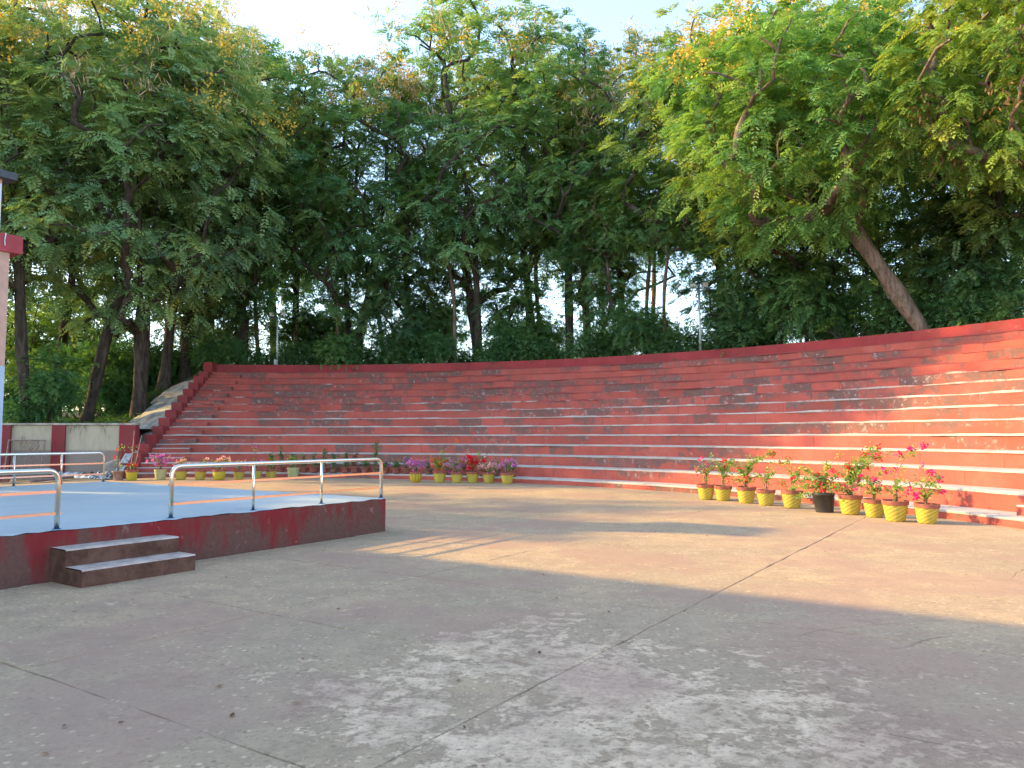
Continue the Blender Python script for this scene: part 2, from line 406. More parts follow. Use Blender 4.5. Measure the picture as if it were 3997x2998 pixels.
t = NT('spotted_cloth'); n1 = t.noise(t.objco(), 9, 3, .5, 1.2)
M['cloth'] = t.done(t.mix(t.step(n1, .47, .53), (.03, .03, .032), (.55, .55, .57)), .9)
M['cable'] = simple('cable', (.10, .09, .08), .6)

# ------------------------------------------------------------------ terrain
CX, CY, R0, TR, RI, KH = -11.555, 9.241, 20.753, .8135, .3682, .1714
NT_ = 13                                     # top tread number; the kerb is number 0
RPAR = R0 + 14*TR; ZTOP = KH + NT_*RI; ZPAR = ZTOP + .4608
PLAT = ZTOP - .15
E0 = np.array((-15.05, 29.70)); ED = np.array((-.0885, .809))        # end line of the seating, one tier per step
EDn = ED/np.linalg.norm(ED); ELn = np.array((-EDn[1], EDn[0]))      # along / to the left of it
TH_R = R_(-20)
def zrow(n): return KH + n*RI
def rad(n): return R0 + n*TR
def th_end(R, off=0.0):
    """angle at which radius R meets the end line moved right by off"""
    p0 = E0 - ELn*off - np.array((CX, CY)); b = p0 @ EDn; c_ = p0 @ p0 - R*R
    s = -b + math.sqrt(b*b - c_); q = p0 + EDn*s
    return math.atan2(q[1], q[0])
def cpt(R, th, z): return (CX + R*math.cos(th), CY + R*math.sin(th), z)

mb = MB(); rings = [0, 30, 60, 120, 300, 800, 2500]; V = []; F = []
for r in rings:
    for j in range(48):
        a = 2*math.pi*j/48; V.append((r*math.cos(a), r*math.sin(a), -.09))
for i in range(len(rings)-1):
    for j in range(48):
        k = (j+1) % 48; F.append((i*48+j, (i+1)*48+j, (i+1)*48+k, i*48+k))
mb.add(V, F); tag(mb.build('ground', M['earth']), kind='structure')

rngT = np.random.default_rng(5)
def bank_z(x, y):
    q = np.array((x, y)) - E0; dl = q @ ELn; s = (q @ EDn)/np.linalg.norm(ED)
    zt = KH + min(max(s, 0), 13)*RI
    zmin = 1.75 + .055*(y - 31.5) + .12*math.sin(x*.9)*math.cos(y*.7)
    return max(zt - .02 - .46*max(dl - .1, 0), min(zmin, 3.9))
mb = MB()
# plateau behind the parapet
ths = np.linspace(TH_R - .2, R_(98.0), 90); rs = [RPAR + .12, 34, 36, 39, 43, 48, 56, 70, 95, 140, 220]
V = []; F = []
for i, r in enumerate(rs):
    for th in ths:
        z = PLAT + .1*math.sin(th*31 + r) - (0 if r < 48 else (r - 48)*.012); V.append(cpt(r, th, z))
for i in range(len(rs)-1):
    for j in range(len(ths)-1):
        a = i*len(ths) + j; F.append((a, a + len(ths), a + len(ths) + 1, a + 1))
mb.add(V, F)
# bank that wraps round the left end of the seating, behind the low wall
xs = np.concatenate([np.linspace(0.02, 4, 17), np.linspace(4.5, 14, 20), np.linspace(16, 70, 18)])
ys = np.concatenate([np.linspace(31.62, 44, 40), np.linspace(45, 120, 36)])
V = []; F = []
for y in ys:
    x0 = E0[0] + (y - E0[1])*ED[0]/ED[1]
    for dx in xs: V.append((x0 - dx, y, bank_z(x0 - dx, y)))
for i in range(len(ys)-1):
    for j in range(len(xs)-1):
        a = i*len(xs) + j; F.append((a, a + 1, a + len(xs) + 1, a + len(xs)))
mb.add(V, F)
tag(mb.build('embankment', M['earth'], smooth=True), kind='structure')

# ------------------------------------------------------------------ arena floor: cast slabs on a dirt bed
e1 = np.array((.553, .833)); e2 = np.array((.833, -.553))
def st(s, w, z=0.0):
    p = e1*s + e2*w; return (p[0], p[1], z)
afl = empty('arena_floor', (0, 0, 0)); tag(afl, kind='structure')
mb = MB(); V = [(CX + 21.3*math.cos(a), CY + 21.3*math.sin(a), -.03) for a in np.linspace(0, 2*math.pi, 72, endpoint=False)]
mb.add(V + [(CX, CY, -.03)], [(i, (i+1) % 72, 72) for i in range(72)]); mb.build('joint_bed', M['joint'], afl)
SE = [-9.0, -6.6, -4.2, -1.9, .45, 2.64, 4.67, 6.82, 9.0, 11.4, 13.9, 16.3, 18.8, 21.2, 23.6, 26.0, 28.4, 30.8]
WE = [-27.8, -24.6, -21.4, -18.2, -15.1, -12.0, -8.95, -5.80, -2.67, .45, 3.6, 6.8]
rg = random.Random(3)
for i in range(len(SE)-1):
    for j in range(len(WE)-1):
        s0, s1, w0, w1 = SE[i], SE[i+1], WE[j], WE[j+1]
        mid = e1*(s0+s1)/2 + e2*(w0+w1)/2
        if np.linalg.norm(mid - np.array((CX, CY))) > R0 + 1.2: continue
        if s1 < 9.6 and w1 < -8.9: continue                 # under the stage and its building
        g = .0035; dz = rg.uniform(-.004, .002); m = MB()
        def edge(sa, wa, sb, wb, n):
            return [(sa + (sb-sa)*k/n, wa + (wb-wa)*k/n) for k in range(n)]
        loop = edge(s0+g, w0+g, s0+g, w1-g, 16) + edge(s0+g, w1-g, s1-g, w1-g, 12) + edge(s1-g, w1-g, s1-g, w0+g, 16) + edge(s1-g, w0+g, s0+g, w0+g, 12)
        loop = [(a + rg.gauss(0, .006), b + rg.gauss(0, .006)) for a, b in loop]
        n = len(loop); cs, cw = (s0+s1)/2, (w0+w1)/2
        top = [st(a + (cs-a)*.004, b + (cw-b)*.003, dz) for a, b in loop]; low = [st(a, b, dz - .012) for a, b in loop]; bot = [st(a, b, -.028) for a, b in loop]
        m.add(top + low + bot, [tuple(range(n))[::-1]] + [(k, (k+1) % n, n + (k+1) % n, n + k)[::-1] for k in range(n)] + [(n+k, n+(k+1) % n, 2*n+(k+1) % n, 2*n+k)[::-1] for k in range(n)])
        m.build('floor_slab', M['floor'], afl)

# ------------------------------------------------------------------ amphitheatre
amph = empty('amphitheatre', (CX, CY + R0, 0), 'curved red painted amphitheatre seating with thirteen tiers and a parapet', 'amphitheatre')
def ap(mb, name, mats, **k):
    """part of the amphitheatre, built in world coordinates"""
    o = mb.build(name, mats, amph, **k); o.matrix_parent_inverse = amph.matrix_world.inverted(); o.location = (-CX, -(CY + R0), 0)
    o.matrix_parent_inverse.identity(); return o
rw = np.random.default_rng(11)
def wob(seed, amp):
    r = np.random.default_rng(seed); k = r.uniform(.4, 9, 9); ph = r.uniform(0, 6.28, 9); a = amp/np.sqrt(k)
    return lambda s: float((a*np.sin(k*s + ph)).sum())
for n in range(NT_ + 1):
    R, z = rad(n), zrow(n); zb = -.08 if n == 0 else zrow(n-1) - .03
    t1 = th_end(R, .25); N = int((t1 - TH_R)*R/.22); th = np.linspace(TH_R, t1, N)
    fr, fz = wob(n*7 + 1, .011), wob(n*7 + 2, .009); TK = .045
    m = MB(); V = []; U = []; F = []
    for i, a in enumerate(th):
        s = a*R
        for q, zz in enumerate((zb, (zb+z)/2, z - TK + .004)):
            rr = R + fr(s)*.5 + .004*math.sin(s*2.3 + q*2); V.append(cpt(rr, a, zz)); U.append((s, n + .02 + .96*(zz - zb)/(z - zb)))
    for i in range(N-1):
        for q in range(2): a = i*3 + q; F.append((a, a+1, a+4, a+3))
    m.add(V, F, U); tier = ap(m, 'seating_tier', M['riser'])
    m = MB(); V = []; U = []; F = []
    rb = rad(n+1) + .03
    for i, a in enumerate(th):
        s = a*R; d = .010 + fr(s); zz = z + fz(s)
        chip = max(0, math.sin(s*1.7 + n*5) * math.sin(s*.63 + n) - .72)*.10
        V += [cpt(R - d + .004, a, z - TK), cpt(R - d + chip*.4, a, zz - .010 - chip*.35), cpt(R - d + .012 + chip, a, zz), cpt(rb, a, z + .008)]
        U += [(s, n)]*4
    for i in range(N-1):
        for q in range(3): a = i*4 + q; F.append((a, a+1, a+5, a+4))
    m.add(V, F, U); o = m.build('tread', M['tread'], tier)
# parapet
N = 260; th = np.linspace(TH_R, th_end(RPAR, .2), N); V = []; U = []; F = []; m = MB()
for a in th:
    s = a*RPAR
    for R, z, q in ((RPAR, ZTOP - .1, 0), (RPAR, ZPAR - .012, .9), (RPAR + .012, ZPAR, .95), (RPAR + .2, ZPAR, .97), (RPAR + .21, PLAT - .4, .99)):
        V.append(cpt(R, a, z)); U.append((s, 20 + q))
for i in range(N-1):
    for q in range(4): a = i*5 + q; F.append((a, a+1, a+6, a+5))
m.add(V, F, U); ap(m, 'parapet', M['parapet'])
# stepped end wall
for n in range(NT_ + 1):
    p = E0 + ED*n; q = p + ED*1.0; w = .46; zt_ = zrow(n) + (.372 if n < 12 else .30 if n == 12 else .50)
    P = [p + ELn*.0, p - ELn*w, q - ELn*w, q]
    P[2] = P[2] + EDn*.03; P[3] = P[3] + EDn*.03
    if n == NT_: P[2] = P[2] + EDn*.25; P[3] = P[3] + EDn*.25
    m = MB(); zb = -.05 if n < 3 else zrow(n) - 1.4; ch = .03; cen = sum(P)/4
    low = [(a[0], a[1], zb) for a in P]; up = [(a[0], a[1], zt_ - ch) for a in P]
    top = [(*(a + (cen - a)*.06), zt_ + (.012 if k in (0, 3) else 0)) for k, a in enumerate(P)]
    m.add(low + up + top, [(0, 1, 5, 4), (1, 2, 6, 5), (2, 3, 7, 6), (3, 0, 4, 7), (4, 5, 9, 8), (5, 6, 10, 9), (6, 7, 11, 10), (7, 4, 8, 11), (8, 9, 10, 11)])
    ap(m, 'end_pier', M['pier'])
# half-height steps of the aisles, at the left end and at the right edge of the picture
def half_step(n, ta, tb):
    zb, z1 = zrow(n) - .02, zrow(n) + RI/2; Ra, Rb = rad(n+1) - .40, rad(n+1) + .05; m = MB(); V = []; F = []; U = []
    for i in range(9):
        a = ta + (tb - ta)*i/8
        V += [cpt(Ra, a, zb), cpt(Ra, a, z1 - .012), cpt(Ra + .012, a, z1), cpt(Rb, a, z1), cpt(Rb, a, zb)]
        U += [(a*Ra, 30 + n + .1), (a*Ra, 30 + n + .9), (a*Ra, 30 + n + .9), (a*Ra, 30 + n + .9), (a*Ra, 30 + n + .1)]
    for i in range(8):
        for q in range(4): b = i*5 + q; F.append((b, b+1, b+6, b+5))
    F += [(0, 1, 2, 3, 4)[::-1], tuple(40 + k for k in range(5))]
    m.add(V, F, U); hs = ap(m, 'half_step', [M['riser']])
    m = MB(); V = []; U = []
    for i in range(9):
        a = ta + (tb - ta)*i/8; V += [cpt(Ra - .006, a, z1 - .022), cpt(Ra + .004, a, z1 + .004), cpt(Rb, a, z1 + .005)]; U += [(a*Ra, n + 4)]*3
    m.add(V, [(3*i + q, 3*i + q + 1, 3*i + q + 4, 3*i + q + 3) for i in range(8) for q in range(2)], U); m.build('tread', M['tread'], hs)
for n in range(NT_):
    R = rad(n+1); ta = th_end(R, 1.95); tb = th_end(R, .42); half_step(n, ta, tb)
for n in range(7): half_step(n, R_(12.9) - 1.6/rad(n+1), R_(12.9))
# plastered apron on the bank outside the end wall
m = MB(); V = []; F = []; na, nb = 60, 14
for i in range(na + 1):
    s = .9 + i*(11.7 - .9)/na; q_ = min(1, max(0, (s - 1.98)/.5)); wd = .42 + q_*(1.03 + .18*math.sin(s*1.9) + .12*math.sin(s*5.1) + .45*math.sin(math.pi*max(0, s - 1.95)/9.8))
    for j in range(nb + 1):
        b = wd*j/nb - .06; p = E0 + ED*s + ELn*b
        V.append((p[0], p[1], KH + s*RI + .09 - .40*max(b, 0) + .03*math.sin(s*3.1 + b*4) - (.10 if j == nb else 0)))
for i in range(na):
    for j in range(nb): a = i*(nb+1) + j; F.append((a, a+1, a+nb+2, a+nb+1))
m.add(V, F); ap(m, 'apron', M['apron'], smooth=True)
m = MB(); P = []
for zt in (0, 1):
    for s, b in ((2.0, 1.2), (2.0, -.05), (5.0, -.05), (5.0, 1.2)):
        p = E0 + ED*s + ELn*b; P.append((p[0], p[1], -.05 if not zt else KH + s*RI + .03 - .40*max(b, 0)))
m.hexa(P); ap(m, 'apron_toe', M['apron'])

# ------------------------------------------------------------------ stage
SZ = .555; SA, WA, WB = 9.71, -8.98, -17.72; SB = 1.8           # front corner A, far corner at WB, back at SB
def frame(name, s, w, label, cat, group=None):
    o = empty(name, st(s, w, 0), label, cat, group); o.rotation_euler = (0, 0, math.atan2(e1[1], e1[0])); return o
# local x = along e1, local y = -e2 (towards the left/back)
stage = frame('stage', SA, WA, 'raised outdoor stage with a pale blue floor and stained red sides', 'stage')
def loc(s, w, z): return (s - SA, -(w - WA), z)
rg2 = random.Random(8)
m = MB(); F = []; V = []
ed = [(SA, w) for w in np.linspace(WA, WB, 44)] + [(s, WB) for s in np.linspace(SA, SB, 40)][1:] + [(SB, w) for w in np.linspace(WB, WA, 20)][1:] + [(s, WA) for s in np.linspace(SB, SA, 60)][1:-1]
L = len(ed)
jit = [(rg2.uniform(-.008, .016), rg2.uniform(-.014, .003)) for _ in ed]
cs_, cw_ = (SA + SB)/2, (WA + WB)/2
def inset(p, d): return (p[0] + (d if p[0] == SB else -d if p[0] == SA else 0), p[1] + (d if p[1] == WB else -d if p[1] == WA else 0))
V = [loc(*inset(p, j[0]), SZ + j[1]) for p, j in zip(ed, jit)] + [loc(*inset(p, .05), SZ) for p in ed]
V.append(loc(cs_, cw_, SZ)); F = [(i, (i+1) % L, L + (i+1) % L, L + i) for i in range(L)] + [(L + i, L + (i+1) % L, 2*L) for i in range(L)]
m.add(V, F); m.build('stage_floor', M['stagefloor'], stage)
for nm, a, b in (('side_wall', (SA, WA), (SB, WA)), ('front_wall', (SA, WA), (SA, WB)), ('side_wall', (SA, WB), (SB, WB)), ('back_wall', (SB, WA), (SB, WB))):
    m = MB(); V = []; n = 40; F = []
    for i in range(n + 1):
        p = (a[0] + (b[0]-a[0])*i/n, a[1] + (b[1]-a[1])*i/n); p2 = inset(p, .012) if 0 < i < n else inset(p, .012)
        V += [loc(*p2, -.08), loc(*inset(p2, 0), .26 + .02*math.sin(i)), loc(*p2, SZ - .012)]
    for i in range(n):
        for q in range(2): F.append((3*i+q, 3*i+q+1, 3*i+q+4, 3*i+q+3))
    m.add(V, F); m.build(nm, M['stagewall'], stage)
# two cement steps against the side wall
for k in range(2):
    z1 = .185*(2 - k); d0, d1 = .012 + .0, .33*(k + 1); z1 = .37 if k == 0 else .185
    m = MB(); s0, s1 = 4.34, 5.68
    rr = random.Random(20 + k)
    w0, w1 = (WA - .05, WA + .33) if k == 0 else (WA + .33 - .02, WA + .67)
    bx = MB(); top = MB(); n = 14
    fr_ = [(s0 + (s1-s0)*i/n, w1 - rr.uniform(0, .012)) for i in range(n+1)]
    V = [loc(s, w, -.05) for s, w in fr_] + [loc(s, w, z1 - .012) for s, w in fr_]
    V += [loc(s0, w0, -.05), loc(s0, w0, z1 - .012), loc(s1, w0, -.05), loc(s1, w0, z1 - .012)]
    b0 = 2*(n+1)
    F = [(i, i+1, n+2+i, n+1+i) for i in range(n)] + [(0, n+1, b0+1, b0), (n, b0+2, b0+3, 2*n+1)]
    bx.add(V, F); stp = bx.build('step', M['stepside'], stage)
    V = []
    for s, w in fr_:
        V += [loc(s, w + .002, z1 - .014), loc(s, w - .012 + rr.uniform(-.006, .004), z1 + .001), loc(s, w0, z1 + .003)]
    F = []
    for i in range(n):
        for q in range(2): F.append((3*i+q, 3*i+q+1, 3*i+q+4, 3*i+q+3))
    top.add(V, F); top.build('tread', M['steptop'], stp)

# railings
def arc_corner(p0, p1, p2, r, n=6):
    """polyline p0-p1-p2 with a rounded corner at p1"""
    a = (Vector(p0) - Vector(p1)).normalized(); b = (Vector(p2) - Vector(p1)).normalized()
    A, B = Vector(p1) + a*r, Vector(p1) + b*r; out = []
    for i in range(n + 1):
        t = i/n; out.append((1-t)**2*A + 2*t*(1-t)*Vector(p1) + t*t*B)
    return out
def railing(name, posts, ends, label, h=.655):
    """posts: (s,w) stage coordinates; ends: which ends turn down into the end post"""
    P = [Vector(st(s, w, SZ)) for s, w in posts]
    root = empty(name, P[0], label, 'railing', 'steel railings on the stage'); o0 = P[0]
    P = [p - o0 for p in P]; up = Vector((0, 0, h)); d = (P[-1] - P[0]).normalized()
    path = []
    if ends[0]: path += [P[0]] + arc_corner(P[0], P[0] + up, P[-1] + up, .13)
    else: path += [P[0] + up]
    if ends[1]: path += arc_corner(P[0] + up, P[-1] + up, P[-1], .13) + [P[-1]]
    else: path += [P[-1] + up]
    m = MB(); m.tube(path, .0285, 14); m.build('handrail', M['steel'], root, smooth=True)
    for i, p in enumerate(P):
        if not ((i == 0 and ends[0]) or (i == len(P)-1 and ends[1])):
            m = MB(); m.tube([p, p + up], .021, 12); m.build('post', M['steel'], root, smooth=True)
        m = MB(); m.lathe([(.0, .006), (.045, .006), (.047, .0), (.046, -.004)], 12, p); m.build('foot_plate', M['boltblue'], root)
    for k in (.64, .27):
        a_, b_ = P[0] + up*k - d*.035, P[-1] + up*k + d*.035; sd = Vector((-d.y, d.x, 0))*.0135; uz = Vector((0, 0, .0155)); m = MB()
        m.hexa([a_ - sd - uz, b_ - sd - uz, b_ + sd - uz, a_ + sd - uz, a_ - sd + uz, b_ - sd + uz, b_ + sd + uz, a_ + sd + uz]); m.build('rail', M['steel'], root)
    return root
def sw(u, v):
    p = gp(u, v, SZ); return (p.x*e1[0] + p.y*e1[1], p.x*e2[0] + p.y*e2[1])
wr = WA - .10
sp_ = [sw(660, 2022)[0], sw(978, 1990.8)[0], sw(1236, 1964.6)[0], sw(1457, 1941.6)[0]]
railing('stage_railing', [(s, wr) for s in sp_], (True, True), 'stainless steel railing on the stage edge right of the cement steps')
s1_ = sw(186, 2061)[0]
railing('stage_railing', [(s1_, wr), (s1_ - 1.0, wr), (SB + .1, wr)], (True, False), 'stainless steel railing on the near stage edge left of the cement steps')
pf = sw(392, 1879); pm = sw(182, 1888)
railing('stage_railing', [(SA - .12, WB + .12), (SA - 1.05, WB + .12), (SA - 2.0, WB + .12), (4.6, WB + .12)], (True, False), 'stainless steel railing on the far left edge of the stage before the cream wall')

# ------------------------------------------------------------------ stage building (only the canopy corner shows; it shades the foreground)
bl = frame('stage_building', SA, WA, 'stage building with pink wall, red canopy fascia and dark roof cap at the left edge', 'building')
def blk(mb, s0, s1, w0, w1, z0, z1):
    mb.hexa([loc(s0, w1, z0), loc(s1, w1, z0), loc(s1, w0, z0), loc(s0, w0, z0), loc(s0, w1, z1), loc(s1, w1, z1), loc(s1, w0, z1), loc(s0, w0, z1)])
CS, CW = 7.53, -17.80        # visible corner of the wing
WS, WW = 6.3, -19.7          # its other corner
def bpart(name, mat, *a):
    m = MB(); blk(m, *a); return m.build(name, mat, bl)
ZL = HC + (1701 - 1430)/FPX*16.2; ZC0 = 5.48; ZC1 = 5.86
bpart('lower_wall', M['paleblue'], WS, CS, WW, CW, -.05, ZL)
bpart('upper_wall', M['pink'], WS + .002, CS - .002, WW + .002, CW - .002, ZL, ZC0)
cano = bpart('canopy', M['fascia'], WS - .3, CS + .22, WW - .3, CW + .06, ZC0, ZC1)
m = MB(); m.tube([loc(CS - .12, CW + .068, ZC1 + .01), loc(CS - .14, CW + .072, ZC0 + .22), loc(CS - .13, CW + .07, ZC0 + .12)], .012, 6); m.build('loose_wire', M['whitesheet'], cano)
m = MB(); m.tube([loc(CS - .5, CW + .05, -.05), loc(CS - .5, CW + .05, ZC0)], .05, 10); m.build('downpipe', M['whitesheet'], bl, smooth=True)
z_ = ZC1
for nm, mt, zz in (('band', M['greenband'], 6.32), ('band', M['yellowband'], 6.58), ('band', M['lilac'], 6.95), ('band', M['pink'], 7.05)):
    bpart(nm, mt, WS + .2, CS - .16, WW + .2, CW - .12, z_, zz); z_ = zz
bpart('roof_cap', M['slate'], WS, CS + .06, WW, CW + .06, 7.05, 7.2)
# main block behind the stage, out of the picture
MB0, MB1, MW0, MW1 = -8.0, 1.78, -27.0, -9.6
bpart('lower_wall', M['paleblue'], MB0, MB1, MW0, MW1, -.05, ZL - .01)
bpart('upper_wall', M['pink'], MB0 + .002, MB1 - .002, MW0 + .002, MW1 - .002, ZL - .01, 6.9)
bpart('roof_cap', M['slate'], MB0 - .2, MB1 + .12, MW0 - .2, MW1 + .12, 6.9, 7.1)

# ------------------------------------------------------------------ low wall on the left
WY = 31.35
wall = empty('boundary_wall', (-18, WY, 0), 'low cream plastered wall with dark red pilasters left of the seating', 'wall')
def wpart(name, mat, x0, x1, y0, y1, z0, z1, par=wall):
    m = MB(); m.hexa([(x0+18, y0, z0), (x1+18, y0, z0), (x1+18, y1, z0), (x0+18, y1, z0), (x0+18, y0, z1), (x1+18, y0, z1), (x1+18, y1, z1), (x0+18, y1, z1)])
    m.v[0][:, 1] -= WY
    return m.build(name, mat, par)
def wx(u): return (u - SW/2)/FPX*WY/1.0022
wpart('wall_panel', M['cream'], -31, wx(530), WY, WY + .22, -.05, 2.03)
for a, b in ((470, 531), (207, 256), (14, 44), (-190, -140), (-400, -350)):
    wpart('pilaster', M['pilaster'], wx(a), wx(b) + .02, WY - .10, WY + .24, -.05, 2.04)
wpart('coping', M['coping'], -31.05, wx(530) + .06, WY - .07, WY + .27, 2.042, 2.115)

# ------------------------------------------------------------------ foliage generators
def unit(a): return a/(np.linalg.norm(a, axis=-1, keepdims=True) + 1e-9)
def fronds(rng, base, d, L, pairs, ll, lw, droop=.35, fold=.15):
    """pinnate leaves: base (n,3), d (n,3), L (n,). returns quads (n*(2p+1),4,3)"""
    n = len(base); up = np.array((0, 0, 1.0))
    side = unit(np.cross(d, up + rng.normal(0, .35, (n, 3)))); nor = unit(np.cross(side, d))
    out = []
    for j in range(pairs):
        t = (j + .7)/(pairs + .2)
        p = base + d*(L*t)[:, None] - up*(droop*L*t*t)[:, None]
        dd = unit(d - up*2*droop*t)
        k = (1 - .45*abs(t - .45)/.55)
        for sgn in (-1, 1):
            ld = unit(side*sgn*.9 + dd*.5 - nor*fold + rng.normal(0, .12, (n, 3)))
            wd = unit(dd - ld*np.sum(dd*ld, 1)[:, None])
            l = (ll*k*rng.uniform(.8, 1.2, n))[:, None]; w = lw*rng.uniform(.8, 1.2, (n, 1))
            m = p + ld*l*.5
            out.append(np.stack([p, m + wd*w*.5, p + ld*l, m - wd*w*.5], 1))
    t = 1.0; p = base + d*(L*.92)[:, None] - up*(droop*L*.85)[:, None]; dd = unit(d - up*2*droop)
    m = p + dd*ll*.5
    out.append(np.stack([p, m + side*lw*.5, p + dd*ll, m - side*lw*.5], 1))
    return np.concatenate(out), np.tile(np.arange(n), 2*pairs + 1)

def skeleton(rng, H, base, rx, nclump, lean=(0, 0), tr=.22, leader=.72, trunks=1, flat=1.0, inner=.35):
    """nodes, parents, clump centres for one tree whose foot is at the origin"""
    nodes = []; par = []; leaders = []
    for k in range(trunks):
        off = np.array((0, 0)) if trunks == 1 else np.array((math.cos(k*2.4), math.sin(k*2.4)))
        ph = rng.uniform(0, 6.28, 4); nn = 12
        for i in range(nn + 1):
            t = i/nn; z = t*H*leader; b = t**.9
            x = lean[0]*b + off[0]*(.18 + 1.5*t) + .03*H*leader*t*math.sin(3*t + ph[0]) + .012*H*math.sin(7*t + ph[1])*t
            y = lean[1]*b + off[1]*(.18 + 1.5*t) + .03*H*leader*t*math.sin(3*t + ph[2]) + .012*H*math.sin(7*t + ph[3])*t
            nodes.append(np.array((x, y, z - (.25 if i == 0 else 0)))); par.append(-1 if i == 0 else len(nodes) - 2)
            if z > base*.75: leaders.append(len(nodes) - 1)
    c = np.array((lean[0]*.95, lean[1]*.95, (base + H)/2)); rz = (H - base)/2
    cl = []; lob = rng.normal(0, 1, (7, 3)); lob = unit(lob); la = rng.uniform(-.28, .28, 7)
    sep = min(.55, .9*(rx*rx*rz*4.2/nclump)**(1/3)); tries = 0
    while len(cl) < nclump:
        tries += 1; sep *= .9985 if tries > 3*nclump else 1.0
        d = unit(rng.normal(0, 1, 3)); r = rng.uniform(inner, 1)**.55
        s = .88 + float((la*np.clip(lob @ d, 0, 1)**2).sum())
        p = c + d*r*s*np.array((rx, rx, rz*flat))
        if p[2] < base*.8 or p[2] > H: continue
        if cl and np.min(np.linalg.norm(np.array(cl) - p, axis=1)) < sep: continue
        cl.append(p)
    anchor = nodes[leaders[0]]
    cl.sort(key=lambda p: np.linalg.norm(p - anchor)); ends = []
    for p in cl:
        N = np.array(nodes); dd = np.linalg.norm(N - p, axis=1) + 1.2*np.clip(N[:, 2] - p[2] + .6, 0, None); dd[[i for i in range(len(nodes)) if nodes[i][2] < base*.62]] += 50
        i = int(np.argmin(dd)); q = nodes[i]; last = i; n = 3
        for k in range(1, n + 1):
            t = k/n; w = q + (p - q)*t + np.array((0, 0, .12*np.linalg.norm(p - q)*math.sin(math.pi*t))) + rng.normal(0, .05, 3)*(k < n)*np.linalg.norm(p - q)
            nodes.append(w); par.append(last); last = len(nodes) - 1
        ends.append(last)
    n = len(nodes); rad_ = np.zeros(n); acc = np.zeros(n)
    for i in range(n-1, -1, -1):
        r = acc[i]**(1/2.25) if acc[i] > 0 else .014
        rad_[i] = r
        if par[i] >= 0: acc[par[i]] += r**2.25
    mx = max(rad_[par.index(-1)], 1e-3); rad_ *= tr/mx; rad_ = np.maximum(rad_, .012)
    return np.array(nodes), par, rad_, np.array(cl)

def wood(nodes, par, rad_, name, mat, flare=1.6):
    m = MB(); kids = {}
    for i, p in enumerate(par): kids.setdefault(p, []).append(i)
    done = set()
    def chain(i, start=None):
        pts = [] if start is None else [start]; 
        while True:
            pts.append(i); ks = kids.get(i, [])
            if not ks: break
            ks = sorted(ks, key=lambda k: -rad_[k])
            for k in ks[1:]: stack.append((k, i))
            i = ks[0]
        return pts
    stack = [(i, None) for i, p in enumerate(par) if p == -1]
    while stack:
        i, s = stack.pop(); pts = chain(i, s)
        if len(pts) < 2: continue
        r = rad_[pts].copy()
        if s is not None: r[0] = min(r[0], r[1]*1.25)
        else: r[0] *= flare
        if r.max() > .09: r *= 1 + .10*np.sin(np.arange(len(r))*2.1 + len(pts)) + .06*np.cos(np.arange(len(r))*4.7 + r[0]*90)
        m.tube(nodes[pts], r, 10 if r.max() > .09 else 5, caps=False)
    return m.mesh(name, mat, smooth=True)

